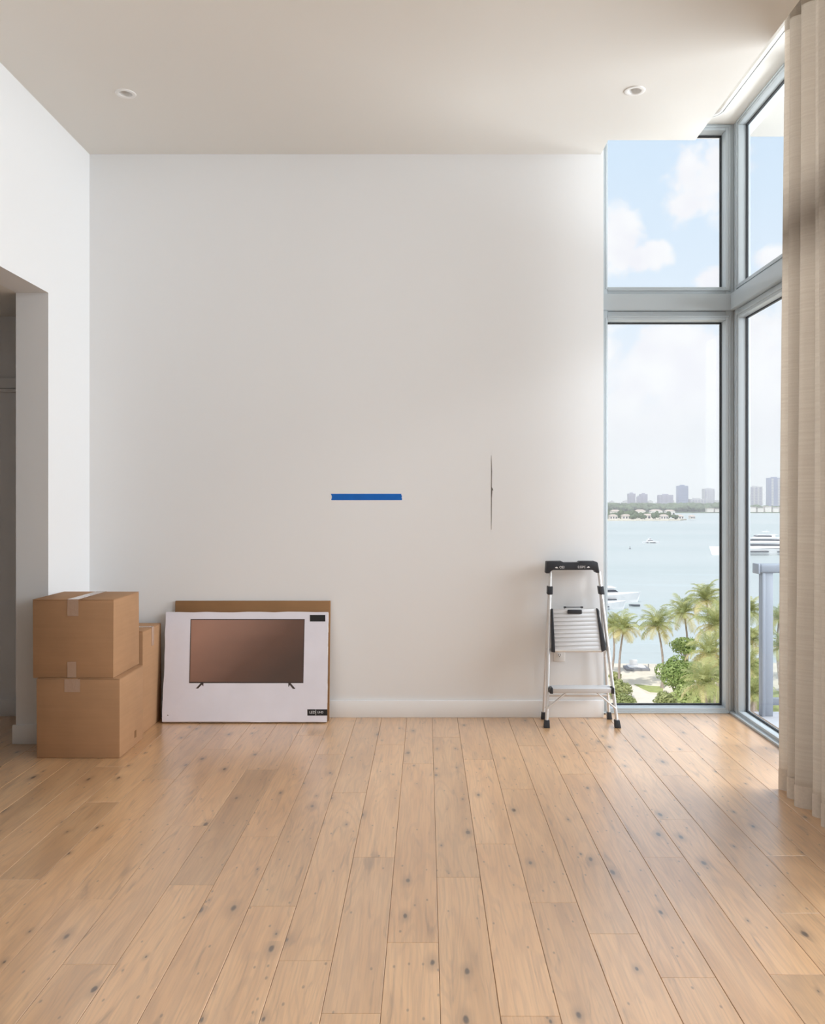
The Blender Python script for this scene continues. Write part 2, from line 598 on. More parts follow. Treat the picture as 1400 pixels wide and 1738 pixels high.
M['linen_hem'] = plain('linen_hem', (0.66, 0.60, 0.53), 0.9, noise=0.05, nscale=90)

# ------------------------------------------------------------------ room dimensions
YW = 5.53        # face of the end wall
XL = -2.178      # face of the left wall
XLB = -2.365     # its far side
XR = 2.027       # inner face of the side window frames
XE = 1.148       # where the end wall stops at the window
YF = 5.63        # inner face of the end window frame
HC = 3.643       # ceiling
HP = 3.882       # top of the curtain pocket
YB = -2.6        # wall behind the camera
OP_Y = 4.927     # far jamb of the opening in the left wall
OP_Y0 = 3.75
OP_Z = 2.60
HX = -4.6        # far wall of the side hall
HY = 5.56        # end wall of the side hall

# ------------------------------------------------------------------ structure
fl = MB().box(HX - 0.2, XR + 0.17, YB - 0.2, 5.86, -0.35, -0.0165).build('floor', M['subfloor'])
tag(fl, 'light oak plank floor with dark knots running toward the end wall', kind='structure')

wb = MB().box(XL - 0.187, XE, YW, YW + 0.30, 0, HP)
wb = wb.build('wall_end', M['wall'])
tag(wb, 'tall plain white end wall with blue tape on it', kind='structure')

wl = MB()
wl.box(XLB, XL, OP_Y, YW + 0.05, 0, HP)
wl.box(XLB, XL, OP_Y0, OP_Y, OP_Z, HP)
wl.box(XLB, XL, YB, OP_Y0, 0, HP)
wl = wl.build('wall_left', M['wall'])
tag(wl, 'white left wall with a tall doorless opening', kind='structure')

wr = MB().box(XLB, XR + 0.2, YB - 0.2, YB, 0, HP).build('wall_rear', M['rear'])
tag(wr, 'wall behind the viewer, greyed to cut bounced light', kind='structure')

wh = MB()
wh.box(HX - 0.15, XLB, HY, HY + 0.2, 0, 2.9)
wh.box(HX - 0.15, HX, 1.4, HY, 0, 2.9)
wh.box(HX - 0.15, XLB, 1.2, 1.4, 0, 2.9)
wh = wh.build('wall_hall', M['wall'])
tag(wh, 'shaded hall wall seen through the opening at left', kind='structure')
ch = MB().box(HX - 0.15, XLB, 1.2, HY + 0.2, OP_Z, 2.9).build('ceiling_hall', M['ceiling'])
tag(ch, 'low shaded hall ceiling beyond the opening', kind='structure')


def grid_slab(name, mat, xs, ys, keep, z0, z1):
    b = MB()
    idx = {}

    def vid(i, j, k):
        key = (i, j, k)
        if key not in idx:
            idx[key] = len(b.v)
            b.v.append((xs[i], ys[j], z1 if k else z0))
        return idx[key]
    nx, ny = len(xs) - 1, len(ys) - 1

    def on(i, j):
        return 0 <= i < nx and 0 <= j < ny and keep((xs[i] + xs[i + 1]) / 2, (ys[j] + ys[j + 1]) / 2)
    for i in range(nx):
        for j in range(ny):
            if not on(i, j):
                continue
            b.f.append((vid(i, j, 0), vid(i, j + 1, 0), vid(i + 1, j + 1, 0), vid(i + 1, j, 0)))
            b.f.append((vid(i, j, 1), vid(i + 1, j, 1), vid(i + 1, j + 1, 1), vid(i, j + 1, 1)))
            if not on(i - 1, j):
                b.f.append((vid(i, j, 0), vid(i, j, 1), vid(i, j + 1, 1), vid(i, j + 1, 0)))
            if not on(i + 1, j):
                b.f.append((vid(i + 1, j, 0), vid(i + 1, j + 1, 0), vid(i + 1, j + 1, 1), vid(i + 1, j, 1)))
            if not on(i, j - 1):
                b.f.append((vid(i, j, 0), vid(i + 1, j, 0), vid(i + 1, j, 1), vid(i, j, 1)))
            if not on(i, j + 1):
                b.f.append((vid(i, j + 1, 0), vid(i, j + 1, 1), vid(i + 1, j + 1, 1), vid(i + 1, j + 1, 0)))
    return b.build(name, mat)


DL = [(-1.655, 4.706), (1.141, 4.673)]
hs = 0.036
PX0, PY0 = 1.674, 5.314    # edges of the dropped ceiling at the curtain pocket
xs = sorted([XL, 1.132, PX0] + [x + s * hs for x, _ in DL for s in (-1, 1)])
ys = sorted([YB, PY0, YW] + [y + s * hs for _, y in DL for s in (-1, 1)])


def keep(x, y):
    if y > PY0 and x > 1.132:
        return False
    for (a, b_) in DL:
        if abs(x - a) < hs and abs(y - b_) < hs:
            return False
    return True


ce = grid_slab('ceiling', M['ceiling'], xs, ys, keep, HC, HP)
tag(ce, 'white dropped ceiling with two recessed downlights', kind='structure')
cp = MB().box(HX - 0.15, XR + 0.17, YB - 0.2, YW + 0.33, HP, HP + 0.30).build('ceiling_pocket', M['ceiling'])
tag(cp, 'raised white ceiling strip above the windows', kind='structure')


# baseboards: board with a small stepped top
def baseboard(name, x0, x1, y0, y1, label):
    b = MB().box(x0, x1, y0, y1, 0.0, 0.110).build(name, M['trim'], bevel=0.003)
    tag(b, label, kind='structure')
    return b


baseboard('baseboard_end', XL, XE, YW - 0.015, YW, 'white baseboard along the end wall')
baseboard('baseboard_left', XL, XL + 0.015, OP_Y - 0.015, YW - 0.015, 'white baseboard on the left wall behind the boxes')
baseboard('baseboard_jamb', XLB - 0.015, XL, OP_Y - 0.015, OP_Y, 'white baseboard wrapping the foot of the opening jamb')
baseboard('baseboard_hall', HX, XLB, HY - 0.015, HY, 'white baseboard in the shaded hall')
sh = MB()
sh.box(HX, XLB, HY - 0.020, HY, 2.13, 2.195)
sh.box(HX, XLB, HY - 0.030, HY, 2.105, 2.125)
sh = sh.build('trim_1', M['trim'], bevel=0.002)
tag(sh, 'painted ledge across the shaded hall wall', kind='structure')

# floor planks ---------------------------------------------------------------
PW = 0.1625
JOINTS = {0: [3.177, 5.06], 1: [3.485, 2.32, 4.62], 2: [2.976, 4.15], 3: [2.762, 4.88], 4: [2.509, 4.375], 5: [3.355, 4.765], 6: [3.752, 2.525],
          7: [4.35, 2.9], 8: [3.37, 4.765], 9: [4.45, 2.8], 10: [3.2, 4.9], 11: [4.1], -1: [4.55, 2.707], -2: [2.333, 3.355, 4.9], -3: [4.1, 2.6],
          -4: [2.95, 4.72], -5: [3.56, 5.1], -6: [3.113, 4.45], -7: [2.58, 3.68], -8: [3.0, 4.82], -9: [2.45, 4.3], -10: [3.97, 3.157], -11: [4.5, 2.8], -12: [3.5, 4.95]}
GAP = 0.0006
rp = random.Random(11)
nplank = 0
for k in range(-26, 13):
    xa = 0.039 + PW * k
    xb = xa + PW
    xa, xb = xa + GAP, min(xb - GAP, 2.195)
    if xb - xa < 0.02:
        continue
    y_lo = 1.2 if xb < XLB - 0.05 else YB
    y_hi = 5.85 if xa > XE - 0.05 else 5.60
    js = list(JOINTS.get(k, [rp.uniform(2.3, 3.6), rp.uniform(4.0, 5.2)]))
    y = min(js) - rp.uniform(1.2, 1.9)
    while y > y_lo + 0.5:
        js.append(y)
        y -= rp.uniform(1.3, 2.0)
    cuts = [y_lo] + sorted(js) + [y_hi]
    for a, b_ in zip(cuts, cuts[1:]):
        a2, b2 = a + 0.0006, b_ - 0.0006
        cx, cy = (xa + xb) / 2, (a2 + b2) / 2
        w, l, c = (xb - xa) / 2, (b2 - a2) / 2, 0.0013
        dz = rp.uniform(-0.0003, 0.0003)
        vs = [(-w, -l, -0.016), (w, -l, -0.016), (w, l, -0.016), (-w, l, -0.016),
              (-w, -l, -c), (w, -l, -c), (w, l, -c), (-w, l, -c),
              (-w + c, -l + c * .5, 0), (w - c, -l + c * .5, 0), (w - c, l - c * .5, 0), (-w + c, l - c * .5, 0)]
        fs = [(8, 9, 10, 11)]
        for i in range(4):
            j = (i + 1) % 4
            fs.append((i, j, 4 + j, 4 + i))
            fs.append((4 + i, 4 + j, 8 + j, 8 + i))
        me = bpy.data.meshes.new('plank')
        me.from_pydata(vs, [], fs)
        me.materials.append(M['oak'])
        o = bpy.data.objects.new('plank', me)
        COL.objects.link(o)
        o.parent = fl
        o.location = (cx, cy, dz)
        nplank += 1

# windows --------------------------------------------------------------------
YG = 5.725       # glass plane of the end window
XG = 2.082       # glass plane of the side windows
Z_LO = (0.034, 2.592)      # lower light: frame edges
Z_UP = (2.809, 3.842)      # upper light
D_OUT = 0.118

w1 = empty('window_1', (1.6, YF, 0))
tag(w1, 'narrow two-light end window looking over the bay', kind='structure')


def part(b, name, mat, par, bevel=0.0, label=None, **kw):
    o = b.build(name, mat, par, bevel=bevel, **kw)
    if label:
        o['label'] = label
    return o


bv = 0.0025
YO = YF + D_OUT
xj0, xj1 = XE + 0.049, 1.976
part(MB().box(XE, xj0, YF, YO, 0, HP), 'jamb', M['frame'], w1, bv)
part(MB().box(xj1, XR, YF, YO, 0, HP), 'jamb', M['frame'], w1, bv)
part(MB().box(xj0, xj1, YF, YO, 0, Z_LO[0]), 'sill', M['frame'], w1, bv)
part(MB().box(xj0, xj1, YF, YO, Z_LO[1], 2.648), 'head', M['frame'], w1, bv)
part(MB().box(xj0, xj1, YF, YO, 2.757, Z_UP[0]), 'sill', M['frame'], w1, bv)
part(MB().box(xj0, xj1, YF, YO, Z_UP[1], HP), 'head', M['frame'], w1, bv)
part(MB().box(XE, XR, YF - 0.035, YO, 2.651, 2.756), 'transom', M['frame'], w1, 0.004)
# a raised bead along the inner edge of each frame
for (za, zb) in (Z_LO, Z_UP):
    b = MB()
    t, e = 0.014, 0.006
    b.box(xj0 - t, xj0 - 0.002, YF - e, YF, za - t, zb + t)
    b.box(xj1 + 0.018, xj1 + 0.018 + t, YF - e, YF, max(0.0, za - 0.03), zb + 0.03)
    b.box(xj0, xj1 + 0.018, YF - e, YF, zb + 0.018, zb + 0.030)
    b.box(xj0, xj1 + 0.018, YF - e, YF, za - 0.026, za - 0.016)
    part(b, 'bead', M['frame'], w1, 0.001)
    g = 0.008
    b = MB()
    b.box(xj0, xj0 + g, YG - 0.012, YG + 0.012, za, zb)
    b.box(xj1 - g, xj1, YG - 0.012, YG + 0.012, za, zb)
    b.box(xj0 + g, xj1 - g, YG - 0.012, YG + 0.012, za, za + g)
    b.box(xj0 + g, xj1 - g, YG - 0.012, YG + 0.012, zb - g, zb)
    part(b, 'gasket', M['gasket'], w1, label='black rubber gasket')
    part(MB().box(xj0 + 0.004, xj1 - 0.004, YG - 0.004, YG + 0.004, za + 0.004, zb - 0.004), 'glass_pane', M['glass'], w1)

# side window run: posts at these Y positions
w2 = empty('window_2', (XR, 4.0, 0))
tag(w2, 'tall two-light side window run facing the balcony', kind='structure')
XO = XR + 0.078
posts = [(YF - 0.085, YF), (4.745, 4.83), (3.10, 3.17), (1.50, 1.57), (-0.10, -0.03), (-1.70, -1.63), (YB, YB + 0.07)]
for (a, b_) in posts:
    part(MB().box(XR, XO, a, b_, 0, HP), 'post', M['frame'], w2, bv)
part(MB().box(XR, XO, YF, YO, 0, HP), 'corner_post', M['frame'], w2, bv)
for i in range(len(posts) - 1):
    y1, y0 = posts[i][0], posts[i + 1][1]
    part(MB().box(XR, XO, y0, y1, 0, Z_LO[0]), 'sill', M['frame'], w2, bv)
    part(MB().box(XR, XO, y0, y1, Z_LO[1], 2.648), 'head', M['frame'], w2, bv)
    part(MB().box(XR, XO, y0, y1, 2.757, Z_UP[0]), 'sill', M['frame'], w2, bv)
    part(MB().box(XR, XO, y0, y1, Z_UP[1], HP), 'head', M['frame'], w2, bv)
    for (za, zb) in (Z_LO, Z_UP):
        g = 0.008
        b = MB()
        b.box(XG - 0.007, XG + 0.007, y1 - g, y1, za, zb)
        b.box(XG - 0.007, XG + 0.007, y0, y0 + g, za, zb)
        b.box(XG - 0.007, XG + 0.007, y0 + g, y1 - g, za, za + g)
        b.box(XG - 0.007, XG + 0.007, y0 + g, y1 - g, zb - g, zb)
        part(b, 'gasket', M['gasket'], w2, label='black rubber gasket')
        part(MB().box(XG - 0.004, XG + 0.004, y0 + 0.004, y1 - 0.004, za + 0.004, zb - 0.004), 'glass_pane', M['glass'], w2)
    if i == 0:
        for (za, zb) in (Z_LO, Z_UP):
            b = MB()
            e = 0.006
            b.box(XR - e, XR, y1 + 0.018, y1 + 0.032, max(0, za - 0.03), zb + 0.03)
            b.box(XR - e, XR, y0, y1 + 0.018, zb + 0.018, zb + 0.030)
            b.box(XR - e, XR, y0, y1 + 0.018, za - 0.026, za - 0.016)
            part(b, 'bead', M['frame'], w2, 0.001)
part(MB().box(XR - 0.035, XO, YB, YF - 0.035, 2.651, 2.756), 'transom', M['frame'], w2, 0.004)
part(MB().box(XR - 0.030, XR, YB, YF - 0.002, 0.0, 0.016), 'threshold', M['frame'], w2, 0.003)
part(MB().box(XE, XR - 0.03, YF - 0.012, YF, 0.0, 0.010), 'threshold', M['frame'], w1, 0.003)

# recessed curtain tracks in the pocket ceiling
def track(x, r, ycorner, xend, label):
    root = empty('curtain_track', (x, 3.0, HP))
    tag(root, label, 'curtain track', 'curtain tracks in the ceiling pocket')
    path = [(x, YB + 0.2)]
    n = 10
    for i in range(n + 1):
        a = math.pi / 2 * i / n
        path.append((x - r + r * math.cos(a), ycorner - r + r * math.sin(a)))
    path.append((xend, ycorner))
    def strip(off0, off1, z0, z1):
        b = MB()
        pts = [Vector((p[0], p[1], 0)) for p in path]
        base = 0
        for i, q in enumerate(pts):
            d = (pts[min(i + 1, len(pts) - 1)] - pts[max(i - 1, 0)]).normalized()
            nn = Vector((d.y, -d.x, 0))
            for o_, z in ((off0, z0), (off1, z0), (off1, z1), (off0, z1)):
                v = q + nn * o_
                b.v.append((v.x, v.y, z))
        for i in range(len(pts) - 1):
            for k in range(4):
                k2 = (k + 1) % 4
                b.f.append((i * 4 + k, i * 4 + k2, i * 4 + 4 + k2, i * 4 + 4 + k))
        return b
    strip(-0.017, -0.004, HP - 0.012, HP).build('track_rail', M['track'], root)
    strip(0.004, 0.017, HP - 0.012, HP).build('track_rail', M['track'], root)
    strip(-0.004, 0.004, HP - 0.005, HP).build('track_slot', M['track_slot'], root)
    return root


track(1.885, 0.12, 5.53, 1.20, 'white curtain track nearest the glass curving round the ceiling corner')
track(1.800, 0.10, 5.44, 1.20, 'inner white curtain track carrying the linen curtain')

# ------------------------------------------------------------------ curtain
cr = empty('curtain', (1.76, 4.0, 0))
tag(cr, 'floor-length beige linen curtain gathered in deep folds at the side window', 'curtain')


def curtain_sheet(z0, z1, dx, nz, t0=0.0, t1=9.0):
    b = MB()
    nt_ = int((t1 - t0) * 22)
    zs = [z0 + (z1 - z0) * i / nz for i in range(nz + 1)]
    for z in zs:
        h_ = z / 3.8
        for i in range(nt_ + 1):
            t = t0 + (t1 - t0) * i / nt_
            ph = 2 * math.pi * t
            wob = 0.012 * math.sin(t * 2.3 + h_ * 1.4) + 0.006 * math.sin(t * 5.1 - h_ * 3.0)
            amp = (0.072 + 0.008 * math.sin(t * 1.7)) * (1.0 - 0.15 * h_)
            x = 1.786 - 0.004 * t + 0.028 * h_ + wob - amp * math.cos(ph) + dx
            yy = 4.150 + 0.05 * h_ - 0.118 * t - 0.022 * math.sin(ph) * (1 + 0.2 * math.sin(t * 3)) + 0.004 * math.sin(h_ * 5 + t * 4)
            b.v.append((x, yy, z))
    w = nt_ + 1
    for r in range(nz):
        for i in range(nt_):
            b.f.append((r * w + i, r * w + i + 1, (r + 1) * w + i + 1, (r + 1) * w + i))
    return b


o = curtain_sheet(0.001, 3.80, 0.0, 26).build('fabric_panel', M['linen'], cr, smooth=True)
sm = o.modifiers.new('thickness', 'SOLIDIFY')
sm.thickness = 0.0012
o = curtain_sheet(0.001, 0.100, -0.0032, 2).build('bottom_hem', M['linen_hem'], cr, smooth=True)
o = curtain_sheet(3.70, 3.80, -0.0032, 2).build('header_tape', M['linen'], cr, smooth=True)
for i in range(9):
    yy = 4.19 - 0.118 * i
    MB().tube([(1.800, yy, 3.79), (1.800, yy, HP - 0.012)], 0.004, 6).build('glider_hook', M['track'], cr)

# ------------------------------------------------------------------ downlights
for i, (x, y) in enumerate(DL):
    r = empty('downlight', (x, y, HC))
    tag(r, ['round white recessed downlight near the left wall', 'round white recessed downlight near the window'][i], 'downlight', 'recessed ceiling downlights')
    prof = [(0.034, 0.0005), (0.036, -0.003), (0.047, -0.005), (0.055, -0.0035), (0.057, 0.0)]
    MB().lathe(prof, (x, y, HC), 36).build('trim_ring', M['light_trim'], r, smooth=True)
    MB().lathe([(0.0345, 0.0), (0.031, 0.02), (0.024, 0.05)], (x, y, HC), 36).build('baffle', M['light_trim'], r, smooth=True)
    MB().lathe([(0.0245, 0.05), (0.015, 0.047), (0.0005, 0.046)], (x, y, HC), 36).build('lens', M['light_lens'], r, smooth=True)

# ------------------------------------------------------------------ end wall details
p0, p1 = at(561, 838, YW), at(682, 849, YW)
x0, x1, z1, z0 = p0.x, p1.x, p0.z, p1.z
left = [(x0, z1), (x0 + 0.005, z1 - 0.007), (x0 + 0.009, z1 - 0.018), (x0 + 0.008, z1 - 0.028), (x0 + 0.004, z1 - 0.037), (x0 + 0.006, z0)]
right = [(x1, z0), (x1 + 0.001, z0 + 0.010), (x1 - 0.002, z0 + 0.018), (x1 + 0.001, z0 + 0.028), (x1 - 0.004, z0 + 0.034), (x1 - 0.003, z1)]
o = MB().prism(left + right, YW - 0.0010, YW - 0.0001).build('painter_tape', M['blue_tape'])
tag(o, 'strip of blue masking tape stuck level on the white end wall', 'tape')

b = MB()
c = [(833.6, 773), (833.9, 785), (834.3, 800), (834.1, 815), (834.0, 826), (834.5, 832), (834.0, 845), (833.9, 862), (834.0, 880), (833.8, 899)]
rad = [0.0008, 0.0020, 0.0026, 0.0022, 0.0024, 0.0040, 0.0024, 0.0022, 0.0018, 0.0008]
poly = []
for (q, r_) in zip(c, rad):
    w = at(q[0], q[1], YW)
    poly.append((w.x - r_, w.z))
for (q, r_) in reversed(list(zip(c, rad))):
    w = at(q[0], q[1], YW)
    poly.append((w.x + r_, w.z))
b.prism(poly, YW - 0.0006, YW)
w = at(834.6, 829.5, YW)
b.prism([(w.x - 0.004, w.z + 0.010), (w.x + 0.003, w.z + 0.006), (w.x + 0.010, w.z - 0.012), (w.x + 0.004, w.z - 0.010), (w.x - 0.002, w.z - 0.002)], YW - 0.0008, YW)
o = b.build('crack', M['crack'], wb)
o['label'] = 'thin dark vertical hairline crack with a small chip'

ox, oz = 0.862, 0.421
r = empty('wall_outlet', (ox, YW, oz))
tag(r, 'white double wall socket behind the stepladder', 'outlet')
MB().box(ox - 0.037, ox + 0.037, YW - 0.006, YW, oz - 0.060, oz + 0.060).build('cover_plate', M['outlet'], r, bevel=0.003)
for dz in (-0.020, 0.020):
    s = MB().box(ox - 0.017, ox + 0.017, YW - 0.008, YW - 0.005, oz + dz - 0.014, oz + dz + 0.014).build('socket', M['outlet'], r, bevel=0.002)
    for dx, hh in ((-0.0065, 0.005), (0.0065, 0.0045)):
        MB().box(ox + dx - 0.0014, ox + dx + 0.0014, YW - 0.0086, YW - 0.0079, oz + dz + 0.003 - hh, oz + dz + 0.003 + hh).build('slot', M['slot'], s)
    MB().box(ox - 0.0025, ox + 0.0025, YW - 0.0086, YW - 0.0079, oz + dz - 0.0105, oz + dz - 0.006).build('slot', M['slot'], s)


# ------------------------------------------------------------------ moving boxes
def carton(x0, x1, y0, y1, z0, z1, label, tapes, seam='y', seed=0):
    rr = random.Random(seed)
    cx, cy = (x0 + x1) / 2, (y0 + y1) / 2
    root = empty('cardboard_box', (cx, cy, z0))
    tag(root, label, 'box', 'closed cardboard moving boxes')
    t = 0.004
    # body with slightly bowed faces
    b = MB()
    jit = lambda: rr.uniform(-0.0018, 0.0018)
    pts = [(x0 + jit(), y0 + jit(), z0), (x1 + jit(), y0 + jit(), z0), (x1 + jit(), y1 + jit(), z0), (x0 + jit(), y1 + jit(), z0),
           (x0 + jit(), y0 + jit(), z1 - t), (x1 + jit(), y0 + jit(), z1 - t), (x1 + jit(), y1 + jit(), z1 - t), (x0 + jit(), y1 + jit(), z1 - t)]
    b.hexa(pts)
    b.build('body', M['card'], root, bevel=0.004)
    if seam == 'y':
        MB().box(x0, cx - 0.0015, y0, y1, z1 - t, z1).build('flap', M['card'], root, bevel=0.0018)
        MB().box(cx + 0.0015, x1, y0, y1, z1 - t, z1 - 0.0005).build('flap', M['card'], root, bevel=0.0018)
    else:
        MB().box(x0, x1, y0, cy - 0.0015, z1 - t, z1).build('flap', M['card'], root, bevel=0.0018)
        MB().box(x0, x1, cy + 0.0015, y1, z1 - t, z1 - 0.0005).build('flap', M['card'], root, bevel=0.0018)
    for (a) in tapes:
        MB().box(*a).build('packing_tape', M['tape'], root)['label'] = 'clear packing tape'
    return root


# lower box
ax0, ax1, ay0, ay1, az1 = -2.117, -1.666, 4.645, 5.030, 0.4325
e = 0.0004
r1 = carton(ax0, ax1, ay0, ay1, 0.0, az1, 'lower cardboard box standing on the floor under another box', [
    (-1.965, -1.880, ay0 - 0.003, ay0 - 0.0015, az1 - 0.072, az1 - 0.002)], 'y', 1)
for dx in (0.0, 0.018):
    MB().box(ax1 + 0.0015, ax1 + 0.0028, 4.880 + dx, 4.890 + dx, 0.045, 0.085).build('printed_mark', M['card_dark'], r1)
# upper box
bx0, bx1, by0, by1, bz1 = -2.147, -1.703, 4.660, 5.070, 0.862
tw = 0.030
carton(bx0, bx1, by0, by1, az1, bz1, 'upper cardboard box with taped lid stacked on another box', [
    (-1.925 - tw, -1.925 + tw, by0 - 0.002, by1 + 0.002, bz1 + 0.0002, bz1 + 0.0012),
    (-1.925 - tw, -1.925 + tw, by0 - 0.0035, by0 - 0.0020, bz1 - 0.090, bz1 + 0.0010),
    (-1.925 - tw, -1.925 + tw * 0.6, by0 - 0.0035, by0 - 0.0020, az1 + 0.004, az1 + 0.090)], 'y', 2)
# tall box behind
cx0, cx1, cy0, cy1, cz1 = -2.140, -1.700, 5.126, 5.480, 0.617
carton(cx0, cx1, cy0, cy1, 0.0, cz1, 'tall cardboard box behind the stack beside the television carton', [
    (cx0, cx1 + 0.002, 5.285, 5.330, cz1 + 0.0002, cz1 + 0.0012),
    (cx1 + 0.0020, cx1 + 0.0035, 5.285, 5.330, cz1 - 0.115, cz1 + 0.001)], 'x', 3)

# ------------------------------------------------------------------ brown panel and television carton
lean = math.radians(5.1)
pr = empty('flat_carton', (-1.1165, 5.460, 0.0), (-lean, 0, 0))
tag(pr, 'flat brown cardboard carton leaning on the wall behind the television box', 'carton')
W2 = 0.4995
MB().box(-W2, W2, -0.022, -0.0035, 0.0, 0.757).build('board', M['card_dark'], pr, bevel=0.003, local=True)
MB().box(-W2, W2, -0.003, 0.0, 0.0, 0.755).build('backing_sheet', M['card'], pr, bevel=0.001, local=True)

lean = math.radians(6.6)
TW, TH, TT = 0.518, 0.690, 0.045
tr_ = empty('television_box', (-1.1415, 5.415, 0.0), (-lean, 0, 0))
tag(tr_, 'flat white television carton printed with a screen leaning beside the boxes', 'carton')
MB().box(-TW + 0.003, TW - 0.003, -TT + 0.003, 0.0, 0.0, TH - 0.003).build('carton_core', M['core'], tr_, bevel=0.003, local=True)
rr = random.Random(5)


def ragged(x0, z0, x1, z1, n, amp):
    out = []
    for i in range(n):
        f = i / n
        dx, dz = x1 - x0, z1 - z0
        ln = math.hypot(dx, dz)
        a = rr.uniform(-amp, amp) if 0 < i else 0
        out.append((x0 + dx * f - dz / ln * a, z0 + dz * f + dx / ln * a))
    return out


poly = ragged(-TW, 0.006, TW, 0.004, 12, 0.0022) + ragged(TW, 0.004, TW, TH, 14, 0.0015) + ragged(TW, TH, -TW, TH, 12, 0.0022) + ragged(-TW, TH, -TW, 0.006, 10, 0.003)
fy = -TT
MB().prism(poly, fy, fy + 0.003).build('printed_face', M['paper'], tr_, local=True)
# paper torn away in strips along the right edge
poly2 = ragged(-0.040, 0.02, -0.040, TH - 0.01, 2, 0.0)
for i, (za, zb, d) in enumerate([(0.03, 0.10, 0.020), (0.12, 0.24, 0.034), (0.25, 0.33, 0.014), (0.35, 0.47, 0.030), (0.49, 0.55, 0.018), (0.56, 0.685, 0.036)]):
    pl = []
    nn = 5
    for k in range(nn + 1):
        pl.append((fy + 0.003, za + (zb - za) * k / nn))
    for k in range(nn, -1, -1):
        pl.append((fy + 0.003 + d * rr.uniform(0.55, 1.0), za + (zb - za) * k / nn))
    b = MB()
    n_ = len(pl)
    b.v = [(TW - 0.0028, y, z) for y, z in pl] + [(TW - 0.0012, y, z) for y, z in pl]
    b.f = [tuple(range(n_)), tuple(range(2 * n_ - 1, n_ - 1, -1))] + [((k + 1) % n_, k, n_ + k, n_ + (k + 1) % n_) for k in range(n_)]
    b.build('torn_paper', M['paper_torn'], tr_, local=True)


def face_xz(px, py):
    """local coordinates on the leaning carton's face"""
    # bilinear inverse of the face's corners in the photograph: TL, TR, BR, BL
    v = (py - 1040.0) / (1225.0 - 1040.0)
    xl = 286 + (274 - 286) * v
    xr = 560 + (555 - 560) * v
    u = (px - xl) / (xr - xl)
    return (-TW + 2 * TW * u, TH * (1 - v))


def face_quad(pxs, name, mat, par, d0, d1):
    return MB().prism([face_xz(*q) for q in pxs], fy - d1, fy - d0).build(name, mat, par, local=True)


scr = face_quad([(322, 1159.5), (516, 1159.5), (520, 1052), (327.5, 1052)], 'printed_screen', M['tv_bezel'], tr_, 0.0, 0.0006)
scr['label'] = 'printed picture of a television with a glowing brown screen'
face_quad([(323.4, 1157.2), (514.8, 1157.2), (518.6, 1053.4), (328.7, 1053.4)], 'picture', M['screen'], scr, 0.0006, 0.0010)
face_quad([(409, 1159.5), (427, 1159.5), (427, 1157.4), (409, 1157.4)], 'logo_bar', M['tv_bezel'], scr, 0.0010, 0.0013)
face_quad([(333, 1168.5), (337, 1168.5), (343.5, 1162), (346, 1165), (346.5, 1159), (342, 1159)], 'printed_foot', M['tv_bezel'], tr_, 0.0, 0.0006)
face_quad([(502.5, 1169), (498, 1169), (493, 1162.5), (490.5, 1166), (490.5, 1159), (494, 1159)], 'printed_foot', M['tv_bezel'], tr_, 0.0, 0.0006)
lb = face_quad([(528.8, 1056), (554.8, 1056), (554.8, 1045), (528.8, 1045)], 'printed_label', M['label_black'], tr_, 0.0, 0.0006)
lb['label'] = 'small black printed panel in the upper corner'
lb2 = face_quad([(522, 1213.3), (556, 1213.3), (556, 1203), (522, 1203)], 'printed_label', M['label_black'], tr_, 0.0, 0.0006)
lb2['label'] = 'small black printed panel with white lettering in the lower corner'
face_quad([(536.0, 1213), (536.6, 1213), (536.6, 1203.4), (536.0, 1203.4)], 'divider', M['white_print'], lb2, 0.0006, 0.0009)
face_quad([(283, 1213.4), (285.4, 1213.4), (284.4, 1211.6)], 'printed_mark', M['tv_bezel'], tr_, 0.0, 0.0005)


def text_part(txt, size, loc, par, mat, name='lettering', thick=0.0003, sx=1.0):
    cu = bpy.data.curves.new(name, 'FONT')
    cu.body = txt
    cu.size = size
    cu.align_x = 'CENTER'
    cu.align_y = 'CENTER'
    cu.extrude = thick
    cu.resolution_u = 2
    tmp = bpy.data.objects.new(name, cu)
    COL.objects.link(tmp)
    dg = bpy.context.evaluated_depsgraph_get()
    me = bpy.data.meshes.new_from_object(tmp.evaluated_get(dg))
    bpy.data.objects.remove(tmp)
    me.transform(Matrix.Rotation(math.pi / 2, 4, 'X') @ Matrix.Diagonal((sx, 1, 1, 1)))
    me.materials.clear()
    me.materials.append(mat)
    o = bpy.data.objects.new(name, me)
    COL.objects.link(o)
    o.parent = par
    o.location = loc
    return o


q = face_xz(530.6, 1208)
text_part('LED', 0.022, (q[0], fy - 0.0009, q[1]), lb2, M['white_print'])
q = face_xz(544.2, 1208)
text_part('UHD', 0.018, (q[0], fy - 0.0009, q[1]), lb2, M['white_print'])

# ------------------------------------------------------------------ stepladder
lr = empty('step_ladder', (0.955, 5.37, 0))
tag(lr, 'folding aluminium stepladder with black plastic top against the end wall', 'stepladder')
FLx, FRx, TLx, TRx = 0.744, 1.183, 0.795, 1.104
YB0, YT0, ZT = 5.275, 5.462, 0.955


def front(s, z):
    f = z / ZT
    a, b_ = (FLx, TLx) if s < 0 else (FRx, TRx)
    return Vector((a + (b_ - a) * f, YB0 + (YT0 - YB0) * f, z))


RLx, RRx = 0.752, 1.176


def rear(s, z):
    f = z / 0.82
    top = front(s, 0.82) + Vector((0.0, 0.024, 0))
    bot = Vector((RLx if s < 0 else RRx, 5.480, 0))
    return bot + (top - bot) * f


